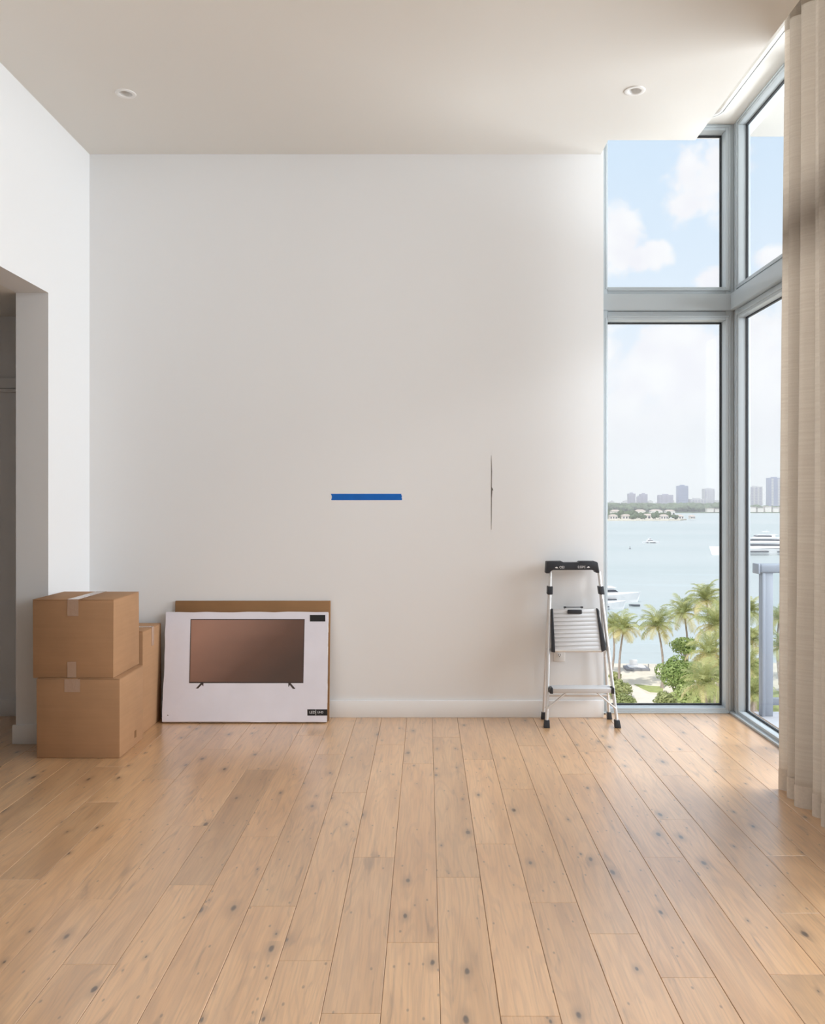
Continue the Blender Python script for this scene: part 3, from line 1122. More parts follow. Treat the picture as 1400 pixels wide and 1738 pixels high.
for s in (-1, 1):
    MB().tube([front(s, 0.035), front(s, 0.5), front(s, 0.945)], 0.0125, 14, sx=0.85).build('front_rail', M['alu'], lr, smooth=True)
    MB().tube([rear(s, 0.035), rear(s, 0.4), rear(s, 0.82)], 0.0095, 12).build('rear_leg', M['alu'], lr, smooth=True)
    for fn, hw in ((front, 0.0185), (rear, 0.0155)):
        c0, c1 = fn(s, 0.0), fn(s, 0.046)
        b = MB().hexa([(c0.x - hw, c0.y - hw, 0), (c0.x + hw, c0.y - hw, 0), (c0.x + hw, c0.y + hw, 0), (c0.x - hw, c0.y + hw, 0),
                       (c1.x - hw * .85, c1.y - hw * .85, .046), (c1.x + hw * .85, c1.y - hw * .85, .046), (c1.x + hw * .85, c1.y + hw * .85, .046), (c1.x - hw * .85, c1.y + hw * .85, .046)])
        b.build('rubber_foot', M['black'], lr, bevel=0.003)
    # black clamp joining the rear leg to the front rail
    c0, c1 = front(s, 0.805), front(s, 0.856)
    hw = 0.0165
    MB().hexa([(c0.x - hw, c0.y - hw, c0.z), (c0.x + hw, c0.y - hw, c0.z), (c0.x + hw, c0.y + 0.036, c0.z), (c0.x - hw, c0.y + 0.036, c0.z),
               (c1.x - hw, c1.y - hw, c1.z), (c1.x + hw, c1.y - hw, c1.z), (c1.x + hw, c1.y + 0.036, c1.z), (c1.x - hw, c1.y + 0.036, c1.z)]).build('hinge_clamp', M['black'], lr, bevel=0.003)
    for z in (0.118, 0.47):
        c0 = front(s, z)
        MB().tube([c0 + Vector((-0.014, 0, 0)), c0 + Vector((0.014, 0, 0))], 0.004, 8).build('rivet', M['tread'], lr, smooth=True)
# top cap
YC = 5.445
pts = [(150, 163), (165, 152), (455, 150), (490, 176), (780, 176), (805, 150), (1110, 150), (1150, 165), (1165, 185), (1195, 375), (1128, 378), (1112, 350), (1085, 330), (1040, 320),
       (280, 323), (245, 335), (222, 358), (200, 388), (138, 388)]
poly = []
for (u, v) in pts:
    w = at(915 + u / 11.667, 940 + v / 11.667, YC - 0.03)
    poly.append((w.x, w.z))
capo = MB().prism(poly, YC - 0.030, YC + 0.045).build('top_cap', M['black'], lr, bevel=0.004)
w = at(945, 943 + 20, YC - 0.03)
# printed arrows and lettering on the cap
def arrow(cx_px, cy_px, dirn):
    c_ = at(cx_px, cy_px, YC - 0.03)
    a = 0.011
    MB().prism([(c_.x - dirn * a, c_.z - 0.0045), (c_.x + dirn * a * 0.3, c_.z - 0.0045), (c_.x + dirn * a, c_.z), (c_.x - dirn * a * 0.1, c_.z + 0.006)][::1 if dirn > 0 else -1],
               YC - 0.0308, YC - 0.0299).build('arrow', M['white_print'], capo)


def cap_text(t, px_, py_, size, sx):
    c_ = at(px_, py_, YC - 0.03)
    o = text_part(t, size, (0, 0, 0), capo, M['white_print'])
    o.location = Vector((c_.x, YC - 0.0305, c_.z)) - root_loc(capo)
    o.scale = (sx, 1, 1)


arrow(944.5, 963.3, -1)
cap_text('OEI', 953.5, 963, 0.022, 0.95)
cap_text('E:55PC', 987, 962.6, 0.021, 0.80)
arrow(998.5, 962.6, 1)
# folded platform: ribbed tread standing up between the rails
zb, zt = 0.465, 0.715
def plat(s, z, inset, dy):
    v = front(s, z)
    v.x += -s * inset
    v.y += dy
    return v


xl0, xl1 = at(941, 1100, 5.355).x, at(937.5, 1034, 5.40).x
xr0, xr1 = at(1021.5, 1100, 5.355).x, at(1013, 1034, 5.40).x
y_b, y_t = 5.352, 5.402
b = MB()
nr = 10
def lerp(a, c_, f):
    return a + (c_ - a) * f
for i in range(nr):
    f0, f1 = i / nr + 0.003, (i + 1) / nr - 0.003
    P = []
    for (dy) in (0.0, 0.010):
        pass
    A = lambda f, dy: (lerp(xl0, xl1, f), lerp(y_b, y_t, f) + dy, lerp(zb, zt, f))
    B_ = lambda f, dy: (lerp(xr0, xr1, f), lerp(y_b, y_t, f) + dy, lerp(zb, zt, f))
    b.hexa([A(f0, 0), B_(f0, 0), B_(f0, 0.006), A(f0, 0.006), A(f1, 0), B_(f1, 0), B_(f1, 0.006), A(f1, 0.006)])
pt = b.build('platform', M['tread'], lr, bevel=0.0005, segs=1)
pt['label'] = 'ribbed aluminium platform folded upright'
A = lambda f, dy: (lerp(xl0, xl1, f) + 0.002, lerp(y_b, y_t, f) + dy, lerp(zb, zt, f))
B_ = lambda f, dy: (lerp(xr0, xr1, f) - 0.002, lerp(y_b, y_t, f) + dy, lerp(zb, zt, f))
MB().hexa([A(0, .003), B_(0, .003), B_(0, .020), A(0, .020), A(1, .003), B_(1, .003), B_(1, .020), A(1, .020)]).build('platform_tray', M['alu'], lr, bevel=0.001)
MB().tube([(xl0 - 0.002, y_b + 0.006, zb - 0.006), (xr0 + 0.002, y_b + 0.006, zb - 0.006)], 0.010, 12).build('platform_nosing', M['alu'], lr, smooth=True)
# black side brackets of the platform
for s in (-1, 1):
    if s < 0:
        q = [(xl0 + 0.003, zb - 0.014), (xl0 - 0.020, zb - 0.012), (xl1 - 0.006, zt + 0.002), (xl1 + 0.003, zt + 0.002)]
        poly = q
    else:
        poly = [(xr0 - 0.003, zb - 0.012), (xr0 + 0.026, zb + 0.002), (xr0 + 0.024, zb + 0.040), (xr1 + 0.014, zt - 0.040), (xr1 + 0.014, zt - 0.010), (xr1 + 0.006, zt + 0.004), (xr1 - 0.003, zt + 0.003)]
    b = MB()
    n_ = len(poly)
    sh_ = lambda z: lerp(y_b, y_t, (z - zb) / (zt - zb))
    b.v = [(x, sh_(z) - 0.006, z) for x, z in poly] + [(x, sh_(z) + 0.022, z) for x, z in poly]
    b.f = [tuple(range(n_)), tuple(range(2 * n_ - 1, n_ - 1, -1))] + [((k + 1) % n_, k, n_ + k, n_ + (k + 1) % n_) for k in range(n_)]
    b.build('side_bracket', M['black'], lr, bevel=0.002)
# release handle and wire bail on the platform
hx0, hx1 = at(963.2, 1040, 5.39).x, at(987.8, 1040, 5.39).x
hz1, hz0 = at(963, 1035.0, 5.39).z, at(963, 1042.0, 5.39).z
hy = lerp(y_b, y_t, 0.93)
MB().box(hx0, hx1, hy - 0.010, hy + 0.002, hz0, hz1).build('release_handle', M['black'], lr, bevel=0.005, segs=3)
wz = at(970, 1030.8, 5.40).z
MB().tube([(at(958.5, 0, 5.41).x, 5.412, wz - 0.020), (at(958.5, 0, 5.41).x, 5.408, wz), (at(987.5, 0, 5.41).x, 5.408, wz), (at(987.5, 0, 5.41).x, 5.412, wz - 0.020)], 0.0028, 8).build('wire_bail', M['black'], lr, smooth=True)
for px_ in (958.5, 987.0):
    c_ = Vector((at(px_, 0, 5.41).x, 5.406, wz))
    MB().tube([c_ + Vector((-0.008, 0, 0)), c_ + Vector((0.008, 0, 0))], 0.005, 8).build('bail_knob', M['black'], lr, smooth=True)
# lower step
sx0, sx1 = front(-1, 0.225).x + 0.016, front(1, 0.225).x - 0.014
b = MB()
yS0, yS1 = 5.262, 5.372
for i in range(5):
    a_, c_ = lerp(yS0, yS1, i / 5), lerp(yS0, yS1, (i + 1) / 5) - 0.0018
    b.box(sx0, sx1, a_, c_, 0.236, 0.242)
b.box(sx0, sx1, yS0, yS1 - 0.002, 0.216, 0.2375)
st = b.build('lower_step', M['tread'], lr, bevel=0.0015)
for s, xx in ((-1, sx0), (1, sx1)):
    MB().prism([(xx - 0.010, 0.212), (xx + 0.010, 0.210), (xx + 0.010, 0.246), (xx + 0.002, 0.250), (xx - 0.010, 0.240)], yS0 - 0.004, yS0 + 0.055).build('step_cap', M['black'], lr, bevel=0.004)
    e0 = front(s, 0.115) + Vector((0, -0.008, 0))
    e1 = Vector((xx - s * 0.092, yS0 + 0.012, 0.214))
    MB().tube([e0, e1], 0.0085, 8, sx=0.7).build('brace', M['alu'], lr, smooth=True)
MB().tube([rear(-1, 0.155), rear(1, 0.155)], 0.009, 10).build('rear_crossbar', M['alu'], lr, smooth=True)
MB().tube([rear(-1, 0.60), rear(1, 0.60)], 0.007, 10).build('rear_crossbar', M['alu'], lr, smooth=True)
for s in (-1, 1):   # links between front rails and rear legs
    MB().tube([front(s, 0.46) + Vector((-s * 0.012, 0.005, 0)), rear(s, 0.40) + Vector((-s * 0.006, 0, 0))], 0.004, 6).build('link_bar', M['alu'], lr, smooth=True)
#EXTERIOR
# ------------------------------------------------------------------ balcony outside the side window
ZB = -0.12
bal = MB().box(XO + 0.002, 4.3, YB, 6.16, ZB - 0.25, ZB).build('balcony_floor', M['concrete'])
tag(bal, 'pale concrete balcony floor outside the side window', kind='structure')
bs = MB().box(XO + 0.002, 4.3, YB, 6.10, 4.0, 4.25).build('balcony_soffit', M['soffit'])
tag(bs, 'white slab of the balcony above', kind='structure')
rl = empty('balcony_railing', (2.42, 6.05, ZB))
tag(rl, 'grey metal balcony railing with glass infill seen through the side window', 'railing')
part(MB().box(2.366, 2.446, 6.02, 6.08, ZB, 0.90), 'post', M['rail'], rl, 0.004)
part(MB().box(2.366, 2.388, 6.012, 6.02, ZB, 0.90), 'post_rib', M['rail'], rl, 0.002)
part(MB().box(2.345, 4.25, 5.998, 6.102, 0.892, 0.955), 'top_rail', M['rail'], rl, 0.018, segs=3)
part(MB().box(2.330, 2.347, 5.996, 6.104, 0.885, 0.957), 'rail_end_cap', M['rail'], rl, 0.006)
part(MB().box(2.446, 4.25, 6.03, 6.07, -0.045, 0.005), 'bottom_rail', M['rail'], rl, 0.004)
part(MB().box(2.448, 4.24, 6.044, 6.056, 0.005, 0.892), 'glass_pane', M['rail_glass'], rl)
part(MB().box(4.17, 4.25, 6.02, 6.08, ZB, 0.90), 'post', M['rail'], rl, 0.004)

# ------------------------------------------------------------------ outdoors
ZG, ZW = -23.6, -24.4


def gp(px, py, z=ZG):
    """point on the horizontal plane z seen at a pixel"""
    Y = F * (EYE - z) / (py - VPY)
    return Vector(((px - VPX) * Y / F, Y, z))


M['sand'] = plain('sand', (0.66, 0.61, 0.52), 0.9, noise=0.12, nscale=0.4)
M['path'] = plain('pale_path', (0.72, 0.67, 0.60), 0.8, noise=0.05, nscale=1.0)
M['lawn'] = plain('lawn', (0.33, 0.37, 0.14), 0.9, noise=0.2, nscale=2.0)
M['hull'] = plain('white_hull', (0.86, 0.86, 0.88), 0.3)
M['tint'] = plain('boat_window', (0.09, 0.095, 0.115), 0.2)
M['deck'] = plain('boat_deck', (0.66, 0.60, 0.52), 0.6)
M['grey_slab'] = plain('grey_slab', (0.26, 0.27, 0.30), 0.7)
M['foam'] = plain('foam', (0.85, 0.88, 0.90), 0.9)


def leaf_mat(name, a, b_, trans=0.35):
    m = bpy.data.materials.new(name)
    m.use_nodes = True
    nt = m.node_tree
    p = nt.nodes['Principled BSDF']
    tc = nt.nodes.new('ShaderNodeTexCoord')
    oi = nt.nodes.new('ShaderNodeObjectInfo')
    n = N(nt, 'ShaderNodeTexNoise', i_Scale=2.2, i_Detail=3.0)
    L(nt, tc.outputs['Object'], n.inputs['Vector'])
    f = math_n(nt, 'ADD', math_n(nt, 'MULTIPLY', n.outputs[0], 0.8), math_n(nt, 'MULTIPLY', oi.outputs['Random'], 0.35))
    c = ramp_n(nt, f, [(0.25, a), (0.8, b_)])
    L(nt, c, p.inputs['Base Color'])
    p.inputs['Roughness'].default_value = 0.45
    tl = N(nt, 'ShaderNodeBsdfTranslucent')
    L(nt, c, tl.inputs[0])
    mx = nt.nodes.new('ShaderNodeMixShader')
    mx.inputs[0].default_value = trans
    L(nt, p.outputs[0], mx.inputs[1])
    L(nt, tl.outputs[0], mx.inputs[2])
    L(nt, mx.outputs[0], nt.nodes['Material Output'].inputs[0])
    return m


M['frond'] = leaf_mat('palm_green', (0.24, 0.30, 0.12), (0.54, 0.55, 0.24))
M['frond_y'] = leaf_mat('palm_yellow', (0.52, 0.47, 0.20), (0.70, 0.62, 0.34))
M['leaf'] = leaf_mat('tree_leaf', (0.20, 0.31, 0.08), (0.48, 0.56, 0.22))
M['leaf2'] = leaf_mat('shrub_leaf', (0.26, 0.33, 0.12), (0.55, 0.56, 0.28))
M['bark'] = plain('palm_bark', (0.36, 0.30, 0.27), 0.9, noise=0.2, nscale=3)
M['far_leaf'] = plain('far_tree', (0.11, 0.15, 0.085), 0.9, noise=0.35, nscale=0.06)
M['far_house'] = plain('far_house', (0.72, 0.69, 0.66), 0.8)
M['far_roof'] = plain('far_roof', (0.55, 0.47, 0.43), 0.8)

# water
m, nt, p = new_mat('bay_water')
tc = nt.nodes.new('ShaderNodeTexCoord')
mp = N(nt, 'ShaderNodeMapping')
mp.inputs['Scale'].default_value = (0.02, 0.10, 1)
L(nt, tc.outputs['Object'], mp.inputs['Vector'])
n1 = N(nt, 'ShaderNodeTexNoise', i_Scale=1.0, i_Detail=6.0, i_Roughness=0.6)
L(nt, mp.outputs[0], n1.inputs['Vector'])
mp2 = N(nt, 'ShaderNodeMapping')
mp2.inputs['Scale'].default_value = (0.0016, 0.010, 1)
L(nt, tc.outputs['Object'], mp2.inputs['Vector'])
n2 = N(nt, 'ShaderNodeTexNoise', i_Scale=1.0, i_Detail=3.0)
L(nt, mp2.outputs[0], n2.inputs['Vector'])
wc = ramp_n(nt, n2.outputs[0], [(0.3, (0.41, 0.48, 0.49)), (0.7, (0.48, 0.53, 0.54))])
wc = mix_n(nt, smooth_n(nt, n1.outputs[0], 0.5, 0.75, 0.0, 0.35), wc, (0.52, 0.62, 0.66, 1))
L(nt, wc, p.inputs['Base Color'])
p.inputs['Roughness'].default_value = 0.35
p.inputs['IOR'].default_value = 1.33
bn = N(nt, 'ShaderNodeBump', i_Strength=0.6, i_Distance=0.8)
L(nt, n1.outputs[0], bn.inputs['Height'])
L(nt, bn.outputs[0], p.inputs['Normal'])
M['water'] = m

b = MB()
b.v = [(-3500, -200, ZW), (4500, -200, ZW), (4500, 7000, ZW), (-3500, 7000, ZW)]
b.f = [(0, 1, 2, 3)]
wt_ = b.build('bay_water', M['water'])
tag(wt_, 'pale turquoise bay water', kind='structure')

# beach and garden ground
b = MB()
xsn = [-90 + 6 * i for i in range(46)]
for i, x in enumerate(xsn):
    edge = 138 - 0.10 * (x - 24) + 2.2 * math.sin(x * 0.13) + 1.0 * math.sin(x * 0.41)
    b.v += [(x, -60, ZG), (x, edge - 9, ZG), (x, edge - 3, ZG - 0.35), (x, edge, ZW - 0.02), (x, edge + 4, ZW - 0.5)]
for i in range(len(xsn) - 1):
    for k in range(4):
        b.f.append((i * 5 + k, i * 5 + 5 + k, i * 5 + 6 + k, i * 5 + 1 + k))
gr = b.build('beach_ground', M['sand'], smooth=True)
tag(gr, 'white sand shore and garden ground below the building', kind='structure')


def ground_poly(name, pxs, mat, label, dz, kind='structure'):
    pts = [gp(*q) for q in pxs]
    o = MB().prismz([(q.x, q.y) for q in pts], ZG - 0.05, ZG + dz).build(name, mat)
    tag(o, label, kind=kind)
    return o


ground_poly('path', [(1052, 1215), (1048, 1182), (1060, 1166), (1073, 1163), (1084, 1168), (1098, 1178), (1120, 1181), (1128, 1215)], M['path'], 'pale paved path through the garden', 0.03)
ground_poly('lawn', [(1076, 1161.5), (1098, 1164), (1125, 1166), (1125, 1176), (1103, 1175), (1090, 1169)], M['lawn'], 'strip of lawn beside the pale path', 0.06)
ground_poly('lawn', [(1150, 1215), (1130, 1180), (1160, 1166), (1240, 1160), (1330, 1175), (1330, 1215)], M['lawn'], 'garden lawn under the palms', 0.06)

# small beach platform
a = gp(1064, 1139)
pl_r = empty('beach_platform', (a.x + 1.7, a.y + 1.0, ZG))
tag(pl_r, 'low white deck with grey edge on the sand by the water', 'platform')
part(MB().box(a.x, a.x + 3.4, a.y, a.y + 2.6, ZG, ZG + 0.35), 'base', M['grey_slab'], pl_r, 0.02)
part(MB().box(a.x + 0.5, a.x + 2.9, a.y + 0.5, a.y + 2.6, ZG + 0.35, ZG + 0.50), 'deck_top', M['hull'], pl_r, 0.02)
part(MB().box(a.x + 0.9, a.x + 2.0, a.y + 2.0, a.y + 2.5, ZG + 0.50, ZG + 1.25), 'screen_panel', M['hull'], pl_r, 0.02)
part(MB().tube([(a.x + 3.2, a.y + 0.2, ZG + 0.35), (a.x + 3.2, a.y + 0.2, ZG + 1.0)], 0.08, 8), 'mooring_post', M['grey_slab'], pl_r)

# ---- palms
def frond_mesh(name, length, droop, seed, mats):
    rq = random.Random(seed)
    b = MB()
    n = 13
    pts = []
    x = z = 0.0
    ang = 0.30
    ds = length / n
    for i in range(n + 1):
        pts.append(Vector((x, 0.10 * math.sin(i * 0.5 + seed), z)))
        x += math.cos(ang) * ds
        z += math.sin(ang) * ds
        ang -= droop / n * (0.5 + 1.2 * i / n)
    b.tube(pts, [0.05 * (1 - 0.85 * i / n) + 0.006 for i in range(n + 1)], 4)
    nl = 30
    for i in range(nl):
        f = 0.10 + 0.90 * i / (nl - 1)
        k = min(int(f * n), n - 1)
        p = pts[k].lerp(pts[k + 1], f * n - k)
        d = (pts[k + 1] - pts[k]).normalized()
        up = Vector((-d.z, 0, d.x))
        ll = length * 0.30 * (math.sin(math.pi * min(1.0, 0.16 + f * 0.80)) ** 0.7) + 0.10
        for s in (-1, 1):
            side = Vector((0, s, 0))
            dirn = (side * 0.9 + d * (0.40 + 0.4 * f) + up * rq.uniform(-0.1, 0.25)).normalized()
            l_ = ll * rq.uniform(0.8, 1.15)
            mid = p + dirn * l_ * 0.55
            tip = p + dirn * l_ * 0.9 + Vector((0, 0, -0.42 * l_))
            w = d * (0.030 + 0.010 * length)
            bi = len(b.v)
            b.v += [tuple(p - w * 0.5), tuple(p + w * 0.5), tuple(mid + w * 0.5), tuple(mid - w * 0.5), tuple(tip)]
            b.f += [(bi, bi + 1, bi + 2, bi + 3), (bi + 3, bi + 2, bi + 4)]
    me = bpy.data.meshes.new(name)
    me.from_pydata([tuple(q) for q in b.v], [], b.f)
    me.materials.append(mats)
    return me


FR = [frond_mesh('frond', 3.0, 1.3, 1, M['frond']), frond_mesh('frond', 3.0, 1.9, 2, M['frond']), frond_mesh('frond', 3.0, 0.9, 3, M['frond'])]
FRY = [frond_mesh('frond', 2.8, 1.5, 4, M['frond_y']), frond_mesh('frond', 2.8, 1.1, 5, M['frond_y'])]


def palm(px, py, Y, r_px, label, base_dx=0.0, seed=0, yellow=0.25, nf=26):
    rq = random.Random(seed)
    c = at(px, py, Y)
    scale = (r_px * Y / F) / 2.75
    base = Vector((c.x + base_dx, Y, ZG))
    root = empty('palm_tree', base)
    tag(root, label, 'palm tree', 'palm trees on the shore')
    b = MB()
    pts, rs = [], []
    hgt = c.z - ZG
    bend = rq.uniform(-0.5, 0.5)
    for i in range(11):
        f = i / 10
        q = base.lerp(c, f) + Vector((bend * math.sin(math.pi * f) * 0.8, 0, 0))
        pts.append(q)
        rs.append(0.19 * (1 - 0.45 * f) + (0.10 if i == 0 else 0))
    b.tube(pts, rs, 9)
    b.build('trunk', M['bark'], root, smooth=True)
    MB().tube([c + Vector((0, 0, -0.5)), c + Vector((0, 0, 0.0)), c + Vector((0, 0, 0.45))], [0.14, 0.20, 0.06], 8).build('crown_shaft', M['leaf2'], root, smooth=True)
    for k in range(nf):
        f = (k + 0.5) / nf
        el = math.radians(72 - 112 * f + rq.uniform(-8, 8))
        az = k * 2.39996 + rq.uniform(-0.25, 0.25)
        old = f > 0.60 and rq.random() < yellow * 2.2
        me = rq.choice(FRY if old else FR)
        o = bpy.data.objects.new('frond', me)
        COL.objects.link(o)
        o.parent = root
        o.location = c - base + Vector((0, 0, 0.12))
        o.rotation_euler = (rq.uniform(-0.3, 0.3), -el, az)
        s = scale * rq.uniform(0.85, 1.1)
        o.scale = (s, s, s)
    return root


PALMS = [
    (1040, 1066, 122, 30, 'palm at the left end of the shore row, half hidden by the wall', -0.3, 0.45),
    (1058, 1070, 112, 33, 'yellowish palm with bent trunk behind the stepladder', -0.5, 0.45),
    (1116, 1064, 114, 37, 'palm with tall slim trunk alone in the middle of the end window', 0.6, 0.35),
    (1161, 1042, 122, 36, 'green palm just right of the middle one, rising over the round tree', 0.3, 0.25),
    (1199, 1020, 112, 38, 'tallest palm at the right edge of the end window', 0.8, 0.15),
    (1214, 1064, 96, 44, 'yellow-fringed palm against the right frame of the end window', 0.6, 0.5),
    (1203, 1112, 86, 42, 'palm with hanging pale fronds low at right behind the round tree', 0.8, 0.4),
    (1196, 1162, 74, 46, 'lowest palm in the right corner of the end window', 0.5, 0.1),
    (1272, 1040, 114, 33, 'topmost palm left of the balcony post in the side window', 0.3, 0.15),
    (1276, 1088, 96, 34, 'middle palm left of the balcony post in the side window', 0.3, 0.3),
    (1272, 1135, 78, 34, 'lower palm left of the balcony post in the side window', 0.2, 0.25),
    (1278, 1180, 72, 34, 'lowest palm left of the balcony post in the side window', 0.2, 0.3),
    (1322, 1052, 116, 30, 'upper palm behind the railing glass beside the curtain', 0.2, 0.2),
    (1326, 1100, 107, 30, 'lower palm behind the railing glass beside the curtain', 0.2, 0.2),
]
for i, (px, py, Y, r_, lab, bdx, yel) in enumerate(PALMS):
    palm(px, py, Y, r_, lab, bdx, 20 + i, yel)


# ---- leafy trees and shrubs
def leafy(name, px, py, Y, rx_px, rz_px, mat, label, cat, seed, n=2600, leaf=0.24, trunk=True, group=None):
    rq = random.Random(seed)
    c = at(px, py, Y)
    rx, rz = rx_px * Y / F, rz_px * Y / F
    root = empty(name, (c.x, Y, ZG))
    tag(root, label, cat, group)
    b = MB()
    lumps = []
    for k in range(16):
        v = Vector((rq.gauss(0, 1), rq.gauss(0, 1), rq.gauss(0.25, 0.8))).normalized()
        lumps.append((Vector((v.x * rx * 0.58, v.y * rx * 0.58, v.z * rz * 0.58)), rq.uniform(0.34, 0.50)))
    for k in range(n):
        lc, lr_ = lumps[k % len(lumps)]
        v = Vector((rq.gauss(0, 1), rq.gauss(0, 1), rq.gauss(0.15, 1))).normalized()
        q = c + lc + Vector((v.x * rx, v.y * rx, v.z * rz)) * lr_ * rq.uniform(0.82, 1.03)
        u = v.cross(Vector((rq.gauss(0, 1), rq.gauss(0, 1), rq.gauss(0, 1)))).normalized()
        w = (v.cross(u) + v * rq.uniform(-0.7, 0.7)).normalized()
        s = leaf * rq.uniform(0.6, 1.3)
        bi = len(b.v)
        b.v += [tuple(q - w * s), tuple(q + u * s * 0.45), tuple(q + w * s), tuple(q - u * s * 0.45)]
        b.f.append((bi, bi + 1, bi + 2, bi + 3))
    off = root.location
    me = bpy.data.meshes.new('foliage')
    me.from_pydata([tuple(Vector(q) - off) for q in b.v], [], b.f)
    me.materials.append(mat)
    o = bpy.data.objects.new('foliage', me)
    COL.objects.link(o)
    o.parent = root
    o['kind'] = 'stuff'
    if trunk:
        b = MB()
        b.tube([(c.x, Y, ZG - 0.05), (c.x + 0.1, Y, (ZG + c.z) / 2), (c.x, Y, c.z)], [0.20, 0.15, 0.07], 8)
        b.build('trunk', M['bark'], root, smooth=True)
        for s_ in (-1, 1):
            b = MB()
            z0_ = lerp(ZG, c.z, 0.55)
            b.tube([(c.x + 0.05, Y, z0_), (c.x + s_ * rx * 0.4, Y + s_ * 0.2, c.z)], [0.10, 0.04], 6)
            b.build('branch', M['bark'], root, smooth=True)
    return root


leafy('round_tree', 1146, 1146, 98, 38, 34, M['leaf'], 'round bright green tree in the lower middle of the end window', 'tree', 1, 5200, 0.20)
leafy('leafy_tree', 1160, 1094, 118, 24, 17, M['leaf'], 'open green tree behind the round tree', 'tree', 2, 1300, 0.22)
leafy('garden_shrub', 1052, 1172, 108, 22, 18, M['leaf2'], 'pale shrub at the foot of the bent palm', 'shrub', 3, 1500, 0.20, False, 'garden shrubs')
leafy('garden_shrub', 1062, 1190, 98, 18, 14, M['leaf2'], 'pale spiky shrub at the window bottom beside the stepladder rail', 'shrub', 4, 1200, 0.22, False, 'garden shrubs')
leafy('garden_shrub', 1128, 1190, 92, 20, 16, M['leaf2'], 'pale shrub in front of the round tree at the window bottom', 'shrub', 5, 1400, 0.20, False, 'garden shrubs')
leafy('garden_shrub', 1172, 1182, 88, 30, 24, M['leaf'], 'green shrub right of the round tree at the window bottom', 'shrub', 6, 1700, 0.20, False, 'garden shrubs')
leafy('garden_shrub', 1203, 1140, 92, 32, 36, M['leaf2'], 'pale shrub mass under the low palms at right', 'shrub', 7, 2000, 0.22, True, 'garden shrubs')
leafy('garden_shrub', 1282, 1150, 88, 22, 34, M['leaf'], 'green shrub behind the balcony post', 'shrub', 8, 2000, 0.22, True, 'garden shrubs')
leafy('garden_shrub', 1044, 1150, 118, 12, 10, M['leaf2'], 'small shrub on the sand behind the stepladder', 'shrub', 9, 700, 0.20, False, 'garden shrubs')

# ---- boats
def loft(sections):
    b = MB()
    n = len(sections[0])
    for s in sections:
        b.v += [tuple(q) for q in s]
    for i in range(len(sections) - 1):
        for k in range(n - 1):
            b.f.append((i * n + k, i * n + k + 1, (i + 1) * n + k + 1, (i + 1) * n + k))
    b.f.append(tuple(range(n)))
    e = (len(sections) - 1) * n
    b.f.append(tuple(e + k for k in reversed(range(n))))
    return b


